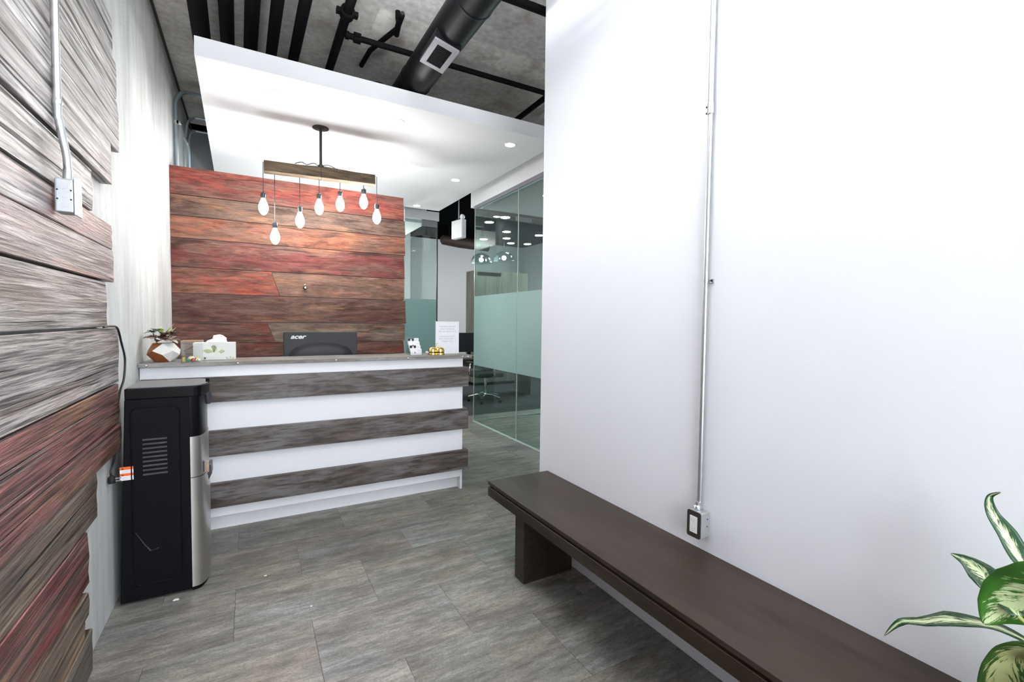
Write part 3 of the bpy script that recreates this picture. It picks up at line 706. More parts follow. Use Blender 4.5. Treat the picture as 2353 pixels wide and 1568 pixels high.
# lid
lid = MB()
pl = [(-0.512, Y0 - 0.004), (-0.245, Y0 - 0.004)] + [(-0.245 + 0.058*math.sin(a), (Y0 + Y1)/2 - (Y1 - Y0 + 0.008)/2 * math.cos(a)) for a in [PI*i/12 for i in range(1, 12)]] + [(-0.245, Y1 + 0.004), (-0.512, Y1 + 0.004)]
lid.prism(pl, 2, 0.9785, 1.030).build('lid', M['gloss_black'], wc, bevel=0.004)
MB().prism([(p[0]*0.97 - 0.01, 2.905 + (p[1] - 2.905)*0.93) for p in pl], 2, 1.0302, 1.034).build('top_plate', M['cooler_top'], wc, bevel=0.0015)
# upper recess column in gloss black, and stainless lower doors
def bow(z0, z1, x0, dx, y0=Y0, y1=Y1):
    n = 14; yc = (y0 + y1)/2; h = (y1 - y0)/2
    pts = [(x0, y0)] + [(x0 + dx*math.sin(PI*i/n)**0.7, yc - h*math.cos(PI*i/n)) for i in range(1, n)] + [(x0, y1)]
    return MB().prism(pts, 2, z0, z1)
bow(0.778, 0.978, -0.2635, 0.062, Y0 + 0.004, Y1 - 0.004).build('dispenser_hood', M['gloss_black'], wc, smooth=True)
bow(0.574, 0.777, -0.2635, 0.066).build('upper_door', M['steel'], wc, smooth=True)
dr = bow(0.020, 0.571, -0.2635, 0.070).build('lower_door', M['steel'], wc, smooth=True)
MB().prism([(-0.196, 0.52), (-0.182, 0.55), (-0.184, 0.60), (-0.198, 0.60)], 1, 2.86, 2.96).build('door_pull', M['grey_plastic'], dr, bevel=0.003)
bow(0.0, 0.0195, -0.2635, 0.062, Y0 + 0.006, Y1 - 0.006).build('base_plinth', M['black_plastic'], wc)
MB().tube([(-0.206, 2.90, 0.985), (-0.198, 2.90, 0.955), (-0.196, 2.90, 0.915)], [0.022, 0.020, 0.011], 14).build('spout', M['grey_plastic'], wc, smooth=True)
MB().lathe([(0.0085, 0), (0.0085, 0.018), (0.006, 0.021)], (-0.196, 2.885, 1.0305), 14).build('button', M['black_plastic'], wc, smooth=True)
MB().box(-0.203, -0.190, 2.80, 2.815, 0.577, 0.635).build('tab', M['tan'], wc, bevel=0.002)
stk = MB().box(-0.535, -0.485, Y0 - 0.0012, Y0 - 0.0002, 0.601, 0.664).build('warning_label', M['paper'], wc)
for z0, z1 in ((0.651, 0.664), (0.622, 0.634)):
    MB().box(-0.535, -0.485, Y0 - 0.0018, Y0 - 0.0013, z0, z1).build('label_band', M['orange'], stk)
    MB().prism([(-0.529, z0 + 0.002), (-0.520, z0 + 0.002), (-0.5245, z1 - 0.002)], 1, Y0 - 0.0022, Y0 - 0.0019).build('label_triangle', M['print_black'], stk)
for z in (0.646, 0.641, 0.636, 0.616, 0.611, 0.606):
    MB().box(-0.528, -0.495, Y0 - 0.0017, Y0 - 0.0013, z - 0.0008, z + 0.0008).build('label_line', M['print_grey'], stk)
for (ax_, az, bx_, bz, w) in ((-0.484, 0.345, -0.445, 0.270, 0.0022), (-0.448, 0.276, -0.428, 0.244, 0.0035), (-0.430, 0.243, -0.395, 0.252, 0.0018)):
    MB().prism([(ax_, az), (bx_, bz - w), (bx_ + w, bz + w), (ax_ + w*0.4, az + w*0.4)], 1, Y0 - 0.0006, Y0 - 0.0001).build('scuff_mark', M['scuff'], wc)
for dx in (-0.50, -0.30):
    MB().lathe([(0.014, 0), (0.014, 0.0118)], (dx, Y0 + 0.04, 0), 12).build('foot', M['rubber'], wc)

# power cord of the cooler, hanging off the barn boards
pc = thing('power_cord', 'black power cord looping from the barn boards behind the water cooler', 'cord', (-0.53, 2.8, 0.55))
def smooth_path(P, n=6):
    P = [Vector(p) for p in P]; out = []
    for i in range(len(P) - 1):
        p0 = P[max(i-1, 0)]; p1 = P[i]; p2 = P[i+1]; p3 = P[min(i+2, len(P)-1)]
        for k in range(n):
            t = k / n
            out.append(0.5*((2*p1) + (p2 - p0)*t + (2*p0 - 5*p1 + 4*p2 - p3)*t*t + (3*p1 - p0 - 3*p2 + p3)*t**3))
    out.append(P[-1]); return out
MB().tube(smooth_path([(-0.531, 2.52, 1.322), (-0.522, 2.60, 1.325), (-0.520, 2.696, 1.314), (-0.521, 2.771, 1.242), (-0.522, 2.835, 1.165), (-0.524, 2.815, 1.073), (-0.540, 2.805, 1.0), (-0.555, 2.79, 0.85), (-0.555, 2.77, 0.723), (-0.556, 2.700, 0.672), (-0.556, 2.700, 0.640)]), 0.0045, 8).build('cable', M['rubber'], pc, smooth=True)
pg = MB().lathe([(0.006, 0.035), (0.014, 0.028), (0.015, 0.006), (0.013, 0.0)], (-0.554, 2.700, 0.610), 14).build('plug', M['rubber'], pc, smooth=True)
for dz in (0.004, 0.016): MB().box(-0.541, -0.52, 2.697, 2.701, 0.612 + dz, 0.617 + dz).build('prong', M['chrome'], pg)

# ------------------------------------------------------------------ counter-top items
CT = 1.0938
PS = 1.12
pot = thing('planter', 'faceted white and copper planter with a bronze succulent at the counter end', 'planter', (-0.466, 3.56, CT))
def facet_pot(cx, cy, z):
    # truncated polyhedron: pentagonal rings, like a dodecahedron cut flat
    rings = [(0.055, 0.0, 0.0), (0.087, 0.044, PI/5), (0.087, 0.068, 0.0), (0.056, 0.112, PI/5)]
    vs = []; ph = 0.35
    for r, h, a in rings:
        for k in range(5):
            t = 2*PI*k/5 + a + ph; vs.append((cx + r*math.cos(t), cy + r*math.sin(t)*0.97, z + h*1.02))
    fs = []
    b, m1, m2, tp = 0, 5, 10, 15
    for k in range(5):
        k1 = (k + 1) % 5
        fs.append((b+k, m1+k, m2+k1, m1+k1 if False else m2+k1, b+k1) if False else (b+k, m1+k, b+k1))
        fs.append((m1+k, m2+k1, b+k1)); fs.append((m1+k1, b+k1, m2+k1))
        fs.append((tp+k, tp+(k-1) % 5, m2+k)); fs.append((m1+k, m2+k, tp+k)); fs.append((m1+k, tp+k, m2+k1))
    fs.append(tuple(range(4, -1, -1)))
    return vs, fs
vs, fs = facet_pot(-0.466, 3.56, CT)
# split faces into copper (left side) and white
cu, wh = MB(), MB()
for f in fs:
    c = sum((Vector(vs[i]) for i in f), Vector()) / len(f)
    tgt = cu if (c.x < -0.490 or (c.z < CT + 0.035 and c.x < -0.448)) else wh
    tgt.add([vs[i] for i in f], [tuple(range(len(f)))])
wh.build('pot_body', M['ceramic'], pot); cu.build('copper_facets', M['copper'], pot)
MB().lathe([(0.046, 0.0), (0.046, 0.006), (0.0, 0.010)], (-0.466, 3.56, CT + 0.094), 16).build('soil', M['soil'], pot)
def leaf_blade(base, d, ln, w, up, droop, n=6, thick=0.0012):
    d = Vector(d).normalized(); side = d.cross(Vector((0, 0, 1)))
    if side.length < 0.1: side = Vector((1, 0, 0))
    side.normalize(); vs = []; fs = []
    for i in range(n + 1):
        t = i / n
        c = Vector(base) + d * ln * t * math.cos(up*0.6) + Vector((0, 0, 1)) * (ln * (math.sin(up) * t - droop * t * t))
        hw = w * math.sin(PI * min(1, t*0.92 + 0.06))**0.8 if t < 1 else 0.0006
        cup = Vector((0, 0, hw * 0.35))
        vs += [c - side*hw + cup, c, c + side*hw + cup, c - side*hw + cup - Vector((0, 0, thick)), c - Vector((0, 0, thick)), c + side*hw + cup - Vector((0, 0, thick))]
    for i in range(n):
        a, b = i*6, (i+1)*6
        fs += [(a, a+1, b+1, b), (a+1, a+2, b+2, b+1), (a+3, b+3, b+4, a+4), (a+4, b+4, b+5, a+5), (a, b, b+3, a+3), (a+2, a+5, b+5, b+2)]
    fs += [(0, 3, 4, 1), (1, 4, 5, 2)]
    return vs, fs
rnd = random.Random(11)
pb = (-0.466, 3.56, CT + 0.10)
def spray(n, center, ln, w, m, up=(0.2, 1.0), droop=0.25, jit=0.03):
    for i in range(n):
        a = 2*PI*i/n + rnd.uniform(-0.3, 0.3)
        b = (center[0] + rnd.uniform(-jit, jit), center[1] + rnd.uniform(-jit, jit), center[2] + rnd.uniform(0, 0.02))
        vs, fs = leaf_blade(b, (math.cos(a), math.sin(a), 0), ln*rnd.uniform(0.75, 1.2), w*rnd.uniform(0.8, 1.15), rnd.uniform(*up), droop)
        MB().add(vs, fs).build('leaf', m, pot, smooth=True)
spray(13, (pb[0] + 0.012, pb[1] - 0.02, pb[2] + 0.030), 0.066, 0.021, M['leaf_brown'], (0.15, 0.8), 0.42)
spray(10, (pb[0] + 0.028, pb[1] - 0.03, pb[2] + 0.048), 0.052, 0.019, M['leaf_brown'], (0.3, 1.1), 0.3, 0.02)
spray(7, (pb[0] + 0.045, pb[1] - 0.045, pb[2] + 0.026), 0.052, 0.019, M['leaf_mauve'], (0.0, 0.6), 0.42, 0.015)
spray(9, (pb[0] - 0.045, pb[1] - 0.01, pb[2] + 0.075), 0.052, 0.012, M['leaf_dark'], (0.2, 1.2), 0.45, 0.012)
spray(7, (pb[0] - 0.045, pb[1] - 0.03, pb[2] + 0.035), 0.05, 0.017, M['leaf_mauve'], (0.1, 0.7), 0.4, 0.012)
MB().tube([(pb[0] - 0.03, pb[1], pb[2]), (pb[0] - 0.05, pb[1] - 0.01, pb[2] + 0.075)], 0.003, 6).build('stem', M['leaf_dark'], pot)
spray(11, (pb[0] + 0.006, pb[1] + 0.01, pb[2] + 0.045), 0.075, 0.0055, M['leaf_lime'], (0.8, 1.4), 0.1, 0.01)

ax = thing('acrylic_box', 'clear acrylic candy box with an amber rim', 'box', (-0.311, 3.46, CT))
x0, x1, y0, y1 = -0.366, -0.256, 3.424, 3.514
for bb in ((x0, x1, y0, y0 + 0.003), (x0, x1, y1 - 0.003, y1), (x0, x0 + 0.003, y0 + 0.0031, y1 - 0.0031), (x1 - 0.003, x1, y0 + 0.0031, y1 - 0.0031)):
    MB().box(bb[0], bb[1], bb[2], bb[3], CT + 0.0032, CT + 0.128).build('side', M['acrylic'], ax)
MB().box(x0, x1, y0, y1, CT, CT + 0.003).build('bottom', M['acrylic'], ax)
for bb in ((x0, x1, y0, y0 + 0.004), (x0, x1, y1 - 0.004, y1)):
    MB().box(bb[0], bb[1], bb[2], bb[3], CT + 0.1282, CT + 0.134).build('rim', M['amber'], ax)
candies = [('gold foil candy upright in the left corner of the acrylic box', (0.42, 0.33, 0.05), (-0.353, 3.438), 'bar'), ('green and white wrapped candy left of the red one', (0.03, 0.25, 0.12), (-0.331, 3.442), 'twist'),
           ('shiny red round candy in the acrylic box', (0.65, 0.02, 0.03), (-0.306, 3.438), 'ball'), ('yellow wrapped candy at the right of the acrylic box', (0.70, 0.60, 0.05), (-0.285, 3.456), 'wedge'),
           ('white wrapped candy at the front right of the acrylic box', (0.72, 0.72, 0.66), (-0.277, 3.437), 'twist'), ('pale cream candy on top of the candy pile', (0.78, 0.72, 0.45), (-0.318, 3.464), 'lump'),
           ('dark green twist candy at the back of the acrylic box', (0.02, 0.14, 0.08), (-0.298, 3.490), 'twist')]
for lab, c, (cx, cy), k in candies:
    m = plain('candy_wrap', c, 0.25, 0.2, noise=0.2, nscale=90)
    z = CT + 0.0034
    if k == 'bar': o = MB().box(cx - 0.008, cx + 0.008, cy - 0.008, cy + 0.008, z, z + 0.030).build('candy', m, None, bevel=0.003)
    elif k == 'ball': o = MB().sphere((cx, cy, z + 0.011), 0.011).build('candy', m, None, smooth=True)
    elif k == 'wedge': o = MB().prism([(cx - 0.016, z), (cx + 0.014, z), (cx + 0.002, z + 0.036)], 1, cy - 0.008, cy + 0.009).build('candy', m, None, bevel=0.003)
    elif k == 'lump': o = MB().sphere((cx, cy, z + 0.016), 0.016, sc=(1.2, 0.9, 1.0)).build('candy', m, None, smooth=True)
    else: o = MB().tube([(cx - 0.015, cy, z + 0.010), (cx - 0.010, cy, z + 0.009), (cx - 0.006, cy, z + 0.010), (cx, cy, z + 0.010), (cx + 0.006, cy, z + 0.010), (cx + 0.010, cy, z + 0.009), (cx + 0.015, cy, z + 0.010)], [0.007, 0.003, 0.008, 0.0095, 0.008, 0.003, 0.007], 10).build('candy', m, None, smooth=True)
    tag(o, lab, 'candy', 'candies in the acrylic box')

tb = thing('tissue_box', 'white tissue box with a printed lily and a raised tissue', 'tissue box', (-0.195, 3.59, CT))
TX0, TX1, TY0, TY1, TH = -0.318, -0.084, 3.575, 3.69, 0.112
MB().box(TX0, TX1, TY0, TY1, CT, CT + TH).build('box', M['box_card'], tb, bevel=0.002)
MB().lathe([(0.05, 0), (0.05, 0.0012)], (0, 0, 0), 20).xform(Matrix.Translation((-0.2, 3.632, CT + TH)) @ Matrix.Diagonal((1.2, 0.6, 1, 1))).build('opening', M['paper'], tb)
tis = MB()
P = [(-0.252, 0), (-0.240, 0.012), (-0.215, 0.024), (-0.206, 0.045), (-0.180, 0.052), (-0.155, 0.047), (-0.140, 0.028), (-0.138, 0)]
ty = [3.600, 3.622, 3.645, 3.662]
vs = []; fs = []
for j, yy in enumerate(ty):
    k = (0.72, 1.0, 0.9, 0.6)[j]
    for i, (px, pz) in enumerate(P):
        vs.append((px + 0.004*math.sin(3*i + 2*j), yy + 0.004*math.sin(2.3*i + j), CT + TH + 0.0015 + pz*k))
for j in range(3):
    for i in range(len(P) - 1):
        a = j*len(P) + i; fs.append((a, a + 1, a + 1 + len(P), a + len(P)))
fs.append(tuple(range(len(P)))); fs.append(tuple(range(4*len(P) - 1, 3*len(P) - 1, -1)))
tis.add(vs, fs).build('tissue', M['tissue'], tb, smooth=True)
fx, fz, fy = -0.205, CT + 0.050, TY0 - 0.0004
for i, a in enumerate((0.15, 0.75, 2.2, 2.85, -0.55, -2.3, 1.45)):
    ln = (0.062, 0.058, 0.060, 0.060, 0.045, 0.045, 0.052)[i]; w = 0.013
    d = Vector((math.cos(a), math.sin(a))); nrm = Vector((-d.y, d.x))
    pts = []
    for t, s in ((0, 0.1), (0.3, 0.8), (0.6, 1), (0.85, 0.6), (1, 0)): pts.append((fx + d.x*ln*t + nrm.x*w*s, fz + d.y*ln*t*0.8 + nrm.y*w*s))
    for t, s in ((0.85, -0.6), (0.6, -1), (0.3, -0.8), (0, -0.1)): pts.append((fx + d.x*ln*t + nrm.x*w*s, fz + d.y*ln*t*0.8 + nrm.y*w*s))
    MB().prism(pts, 1, fy - 0.0003*(i + 1), fy - 0.0003*i).build('printed_petal', M['petal'] if i % 3 else M['petal2'], tb)
for i, (dx, dz) in enumerate(((-0.012, 0.040), (-0.004, 0.046), (0.005, 0.044), (0.012, 0.036))):
    MB().tube([(fx, fy - 0.003, fz), (fx + dx*0.6, fy - 0.003, fz + dz*0.6), (fx + dx, fy - 0.003, fz + dz)], [0.0009, 0.0009, 0.0028], 6).build('printed_stamen', M['stamen'], tb)
for i, (px, a) in enumerate(((-0.262, 0.8), (-0.250, 2.1), (-0.118, 1.2), (-0.108, 0.6), (-0.125, 2.4))):
    d = Vector((math.cos(a), math.sin(a))); n_ = Vector((-d.y, d.x)); ln = 0.022
    pts = [(px, CT + 0.004), (px + d.x*ln*0.5 + n_.x*0.004, CT + 0.004 + d.y*ln*0.5 + n_.y*0.004), (px + d.x*ln, CT + 0.004 + d.y*ln), (px + d.x*ln*0.5 - n_.x*0.004, CT + 0.004 + d.y*ln*0.5 - n_.y*0.004)]
    MB().prism(pts, 1, fy - 0.0004, fy).build('printed_leaf', M['stamen'] if i < 2 else M['petal2'], tb)

# monitor seen from behind
mo = thing('monitor', 'black computer monitor seen from behind above the counter', 'monitor', (0.487, 3.92, 0.74))
MB().box(0.219, 0.755, 3.885, 3.922, 0.948, 1.268).build('back_shell', M['mon_black'], mo, bevel=0.006)
vs = [];
bul = MB(); nb = 20
for j in range(5):
    t = j/4
    for i in range(nb):
        a = 2*PI*i/nb; vs.append((0.487 + (0.235 - 0.09*t)*math.cos(a), 3.886 - 0.030*math.sin(t*PI/2), 1.09 + (0.098 - 0.05*t)*math.sin(a)))
fs = [(j*nb + i, j*nb + (i+1) % nb, (j+1)*nb + (i+1) % nb, (j+1)*nb + i) for j in range(4) for i in range(nb)] + [tuple(range(4*nb, 5*nb))]
bul.add(vs, fs).build('electronics_bulge', M['mon_black'], mo, smooth=True, auto=60)
MB().box(0.225, 0.749, 3.9225, 3.926, 0.955, 1.262).build('screen', M['gloss_black'], mo)
MB().box(0.457, 0.517, 3.860, 3.885, 0.76, 0.98).build('stand_neck', M['mon_black'], mo, bevel=0.004)
MB().lathe([(0.12, 0), (0.12, 0.008), (0.05, 0.018), (0.04, 0.022)], (0.487, 3.89, 0.7402), 28).build('stand_foot', M['mon_black'], mo, smooth=True)
RX = Matrix.Rotation(PI/2, 4, 'X')
text_mesh('logo', 'acer', 0.052, M['logo'], mo, Matrix.Translation((0.317, 3.8835, 1.231)) @ RX @ Matrix.Diagonal((1.12, 0.92, 1, 1)), 0.0006, shear=0.35, offset=0.0014)

# business cards in a tiered acrylic holder
ch = thing('card_holder', 'clear tiered acrylic business card holder on the counter', 'card holder', (1.135, 3.56, CT))
CX = 1.128
hp = []
tiers = 4
for i in range(tiers): hp += [(3.515 + 0.024*i, CT + 0.030*i), (3.515 + 0.024*i, CT + 0.030*i + 0.018)]
prof = [(3.508, CT), (3.508, CT + 0.022)]
for i in range(1, tiers): prof += [(3.508 + 0.026*i, CT + 0.022 + 0.027*(i - 1)), (3.508 + 0.026*i, CT + 0.022 + 0.027*i)]
prof += [(3.508 + 0.026*tiers, CT + 0.022 + 0.027*(tiers - 1)), (3.508 + 0.026*tiers, CT)]
MB().prism(prof, 0, CX - 0.048, CX - 0.045).build('side', M['acrylic'], ch); MB().prism(prof, 0, CX + 0.045, CX + 0.048).build('side', M['acrylic'], ch)
for i in range(tiers):
    MB().box(CX - 0.0448, CX + 0.0448, 3.508 + 0.026*i, 3.510 + 0.026*i, CT, CT + 0.020 + 0.027*i).build('step', M['acrylic'], ch)
names = ['lowest white business card in the acrylic holder', 'second lowest business card, with a black header strip', 'second highest white business card in the acrylic holder', 'highest business card, with a black header strip']
for i in range(tiers):
    zc = CT + 0.002 + 0.027*i; yc = 3.5125 + 0.026*i
    cd = thing('business_card', names[i], 'business card', (CX, yc, zc), 'business cards in the tiered holder')
    MB().box(CX - 0.044, CX + 0.044, yc, yc + 0.006, zc, zc + 0.048).build('card_stack', M['paper'], cd)
    if i % 2 == 1:
        MB().box(CX - 0.044, CX - 0.024, yc - 0.0006, yc - 0.0001, zc + 0.026, zc + 0.047).build('black_print', M['print_black'], cd)
        MB().box(CX - 0.012, CX + 0.006, yc - 0.0006, yc - 0.0001, zc + 0.026, zc + 0.047).build('black_print', M['print_black'], cd)
        MB().box(CX - 0.024, CX - 0.012, yc - 0.0006, yc - 0.0001, zc + 0.040, zc + 0.047).build('black_print', M['print_black'], cd)
    else:
        MB().box(CX - 0.013, CX - 0.008, yc - 0.0006, yc - 0.0001, zc + 0.012, zc + 0.026).build('black_print', M['print_black'], cd)
    for k in range(3):
        MB().box(CX + 0.012, CX + 0.040, yc - 0.0006, yc - 0.0001, zc + 0.029 + 0.005*k, zc + 0.0302 + 0.005*k).build('print_line', M['print_grey'], cd)

# brass counter bell
be = thing('counter_bell', 'polished brass double counter bell in front of the paper sign', 'bell', (1.290, 3.50, CT))
for k, (bx, by) in enumerate(((1.264, 3.515), (1.318, 3.492))):
    b1 = MB().lathe([(0.036, 0), (0.037, 0.004), (0.033, 0.018), (0.028, 0.021)], (bx, by, CT), 26).build('base_cup', M['brass'], be, smooth=True)
    MB().lathe([(0.030, 0.0212), (0.030, 0.0245)], (bx, by, CT), 20).build('gap_ring', M['iron'], b1)
    MB().lathe([(0.0355, 0.026), (0.0355, 0.029), (0.033, 0.043), (0.026, 0.054), (0.015, 0.061), (0.004, 0.063)], (bx, by, CT), 26).build('dome', M['brass'], be, smooth=True)
MB().lathe([(0.006, 0.050), (0.0055, 0.072), (0.003, 0.075), (0.003, 0.088)], (1.290, 3.50, CT), 14).build('post', M['brass'], be, smooth=True)
MB().lathe([(0.010, 0.088), (0.012, 0.090), (0.009, 0.093)], (1.290, 3.50, CT), 18).build('plunger', M['chrome'], be, smooth=True)

# paper sign leaning in a stand
sg = thing('paper_sign', 'white paper notice standing on the counter behind the bell', 'sign', (1.425, 3.62, CT))
MB().box(1.3225, 1.5275, 3.610, 3.6125, CT, CT + 0.266).build('sheet', M['paper'], sg)
MB().prism([(3.6127, CT), (3.66, CT), (3.6127, CT + 0.15)], 0, 1.415, 1.435).build('easel_back', M['acrylic'], sg)
lines = ['PLEASE BE SEATED', 'AND SOMEONE', 'WILL BE WITH YOU.', None, 'PLEASE DO NOT', 'PASS THIS POINT :)', 'THANK YOU.']
for i, t in enumerate(lines):
    if t: text_mesh('lettering', t, 0.0175, M['print_grey'], sg, Matrix.Translation((1.425, 3.6096, CT + 0.224 - 0.0205*i)) @ RX, 0.0002)

# small eight-ball coat hook on the boards
hk = thing('ball_hook', 'small black and white ball hook on the red-brown boards', 'hook', (0.458, 4.80, 1.64))
MB().sphere((0.458, 4.788, 1.662), 0.017).build('ball', M['gloss_black'], hk, smooth=True)
MB().lathe([(0.009, -0.0185), (0.009, -0.015)], (0.458, 4.788, 1.664), 16, 1).build('white_spot', M['paper'], hk)
MB().lathe([(0.008, 0), (0.008, 0.02)], (0.458, 4.795, 1.662), 12, 1).build('stem', M['chrome'], hk)
MB().sphere((0.458, 4.797, 1.692), 0.009).build('top_knob', M['chrome'], hk, smooth=True)

# ------------------------------------------------------------------ pendant beam light
pn = thing('pendant_light', 'rustic timber beam pendant with seven hanging bare bulbs', 'pendant light', (0.527, 4.18, 1.98))
MB().lathe([(0.064, 0.0), (0.064, -0.006), (0.050, -0.010), (0.016, -0.014)], (0.527, 4.19, 2.9499), 32).build('canopy', M['iron'], pn, smooth=True)
MB().tube([(0.527, 4.19, 2.94), (0.527, 4.19, 2.63)], 0.011, 14).build('rod', M['iron'], pn, smooth=True)
MB().lathe([(0.019, -0.012), (0.024, 0.0), (0.022, 0.02), (0.013, 0.03)], (0.527, 4.19, 2.622), 18).build('rod_flange', M['iron'], pn, smooth=True)
BT = Matrix.Translation((0.537, 4.2, 2.577)) @ Matrix.Rotation(-0.029, 4, 'Y')
bmM = MB().box(-0.428, 0.428, -0.044, 0.044, -0.041, 0.041).xform(BT)
bm_ = bmM.build('beam', M['beam_wood'], pn, bevel=0.003, seg=1)
bulbs = [(0.104, 2.271), (0.187, 2.053), (0.373, 2.205), (0.523, 2.333), (0.692, 2.381), (0.890, 2.427), (0.993, 2.298)]
for i, (bx, bz) in enumerate(bulbs):
    by = 4.275
    side_end = i in (0, 6)
    zt = 2.577 + 0.029 * (bx - 0.537)
    if side_end: by = 4.225
    top = [(bx, by, bz + 0.098)]
    if side_end: path = [(bx, by, bz + 0.10), (bx, by, zt + 0.043), (bx + (0.03 if i == 0 else -0.05), by - 0.01, zt + 0.046), (0.527, 4.2, zt + 0.052)]
    else: path = [(bx, by, bz + 0.10), (bx, by, zt - 0.03), (bx, 4.247, zt + 0.044), (bx, 4.22, zt + 0.046), (0.527, 4.2, 2.636)]
    MB().tube(path, 0.0026, 6).build('cord', M['rubber'], pn)
    sk = MB().lathe([(0.006, 0.105), (0.012, 0.097), (0.020, 0.092), (0.021, 0.066), (0.018, 0.060), (0.018, 0.050)], (bx, by, bz), 18).build('socket', M['socket_black'], pn, smooth=True)
    MB().lathe([(0.003, -0.078), (0.013, -0.074), (0.025, -0.060), (0.033, -0.040), (0.035, -0.022), (0.032, -0.002), (0.026, 0.016), (0.019, 0.032), (0.0145, 0.0499)], (bx, by, bz), 20).build('bulb', M['bulb'], sk, smooth=True)
for bx in (0.52, 0.73):
    zt = 2.577 + 0.029 * (bx - 0.537)
    MB().tube(smooth_path([(bx, 4.150, zt + 0.046), (bx + 0.006, 4.150, zt - 0.03), (bx + 0.004, 4.152, zt - 0.062), (bx - 0.012, 4.156, zt - 0.066), (bx - 0.012, 4.165, zt - 0.047)], 4), 0.0011, 5).build('tie_wire', M['rubber'], pn)
MB().tube(smooth_path([(0.33, 4.18, 2.622), (0.38, 4.17, 2.64), (0.42, 4.19, 2.632), (0.47, 4.17, 2.646), (0.52, 4.20, 2.638), (0.58, 4.18, 2.652), (0.66, 4.19, 2.630)], 5), 0.0032, 6).build('cord_loop', M['rubber'], pn, smooth=True)

# ------------------------------------------------------------------ recessed downlights in the panel
dl = [((2.049, 3.699), 'recessed ceiling downlight nearest the right white wall'), ((2.032, 4.923), 'recessed downlight, middle one along the right panel edge'), ((2.024, 6.287), 'recessed downlight at the far end beside the feature wall'),
      ((0.16, 3.721), 'recessed downlight near the front left of the panel'), ((0.148, 4.985), 'recessed downlight behind the left end of the pendant beam'), ((0.794, 4.62), 'recessed downlight behind the right half of the pendant beam')]
for (x, y), lab in dl:
    t = thing('downlight', lab, 'downlight', (x, y, 2.94), 'recessed downlights in the white panel')
    MB().lathe([(0.044, 0.0), (0.052, 0.0), (0.052, 0.0028), (0.044, 0.0028), (0.044, 0.0)], (x, y, 2.947), 28, caps=False).build('trim_ring', M['fixture_white'], t)
    MB().lathe([(0.043, 0.0), (0.043, 0.001)], (x, y, 2.9485), 28).build('lens', M['down'], t)
dt = MB().lathe([(0.040, 0.0), (0.044, 0.002), (0.044, 0.006)], (1.05, 3.73, 2.9438), 28).build('sprinkler_cover', M['white_gyp'], None, smooth=True)
tag(dt, 'small round white sprinkler cover on the ceiling panel', 'sprinkler')

# ------------------------------------------------------------------ pipes, duct under the slab
bars = [(-0.2575, 0.1085, 'leftmost and widest of the five black ceiling pipes'), (-0.105, 0.086, 'second from left of the five black ceiling pipes'), (0.0355, 0.087, 'middle one of the five black ceiling pipes'), (0.1675, 0.0735, 'fourth from left of the five black ceiling pipes'), (0.3125, 0.072, 'rightmost of the five black ceiling pipes')]
for x, w, lab in bars:
    t = thing('ceiling_pipe', lab, 'pipe', (x, 4.0, 3.25), 'row of five black ceiling pipes')
    MB().tube([(x + 0.03, 1.6, 3.3), (x - 0.055, 6.43, 3.3)], w/2, 20).build('pipe', M['black_steel'], t, smooth=True)
    for yy in (2.6, 5.2):
        MB().tube([(x + 0.012 - 0.0176*(yy - 2.6), yy, 3.3 + w/2 - 0.004), (x + 0.012 - 0.0176*(yy - 2.6), yy, 3.5)], 0.005, 6).build('hanger_rod', M['black_steel'], t)
ZP = 3.33
sp = thing('sprinkler_main', 'black sprinkler main pipe with a bolted coupling, right of the pipe row', 'pipe', (0.564, 4, 3.28))
MB().tube([(0.5645, 1.5, ZP), (0.5625, 6.43, ZP)], 0.0295, 18).build('pipe', M['black_steel'], sp, smooth=True)
cp = MB().tube([(0.564, 3.16, ZP), (0.564, 3.22, ZP)], 0.044, 18).build('coupling', M['black_steel'], sp, smooth=True)
for dx in (-0.053, 0.053):
    MB().box(0.564 + dx - 0.014, 0.564 + dx + 0.014, 3.17, 3.21, ZP - 0.015, ZP + 0.015).build('bolt_ear', M['black_steel'], cp, bevel=0.003)
br = thing('sprinkler_branch', 'long black branch pipe running across above the big round duct', 'pipe', (1.5, 3.43, 3.3))
MB().tube([(0.5945, 3.434, ZP), (2.64, 3.407, ZP)], 0.0203, 16).build('pipe', M['black_steel'], br, smooth=True)
cp = MB().tube([(0.650, 3.434, ZP), (0.696, 3.433, ZP)], 0.0345, 16).build('coupling', M['black_steel'], br, smooth=True)
for dy in (-0.04, 0.04): MB().box(0.655, 0.69, 3.434 + dy - 0.010, 3.434 + dy + 0.010, ZP - 0.012, ZP + 0.012).build('bolt_ear', M['black_steel'], cp, bevel=0.003)
MB().tube([(0.595, 3.434, ZP), (0.618, 3.434, ZP)], 0.0264, 16).build('tee', M['black_steel'], br, smooth=True)
hp_ = thing('drop_pipe', 'short black forked pipe hanging between the ceiling and branch pipe', 'pipe', (0.91, 3.25, 3.37))
MB().tube([(0.917, 3.26, 3.40), (0.913, 3.27, 3.45), (0.913, 3.27, 3.4999)], 0.017, 12).build('riser', M['black_steel'], hp_, smooth=True)
MB().tube([(0.931, 3.37, 3.40), (0.913, 3.26, 3.40), (0.905, 3.14, 3.40)], 0.020, 12).build('tee', M['black_steel'], hp_, smooth=True)
MB().tube([(0.915, 3.31, 3.40), (0.868, 3.50, 3.41), (0.82, 3.70, 3.42), (0.805, 3.95, 3.42)], 0.018, 12).build('arm', M['black_steel'], hp_, smooth=True)
MB().lathe([(0.010, 0), (0.013, 0.003), (0.013, 0.014), (0.010, 0.017)], (0.903, 3.115, 3.40), 12, 1).build('cap', M['iron'], hp_, smooth=True)
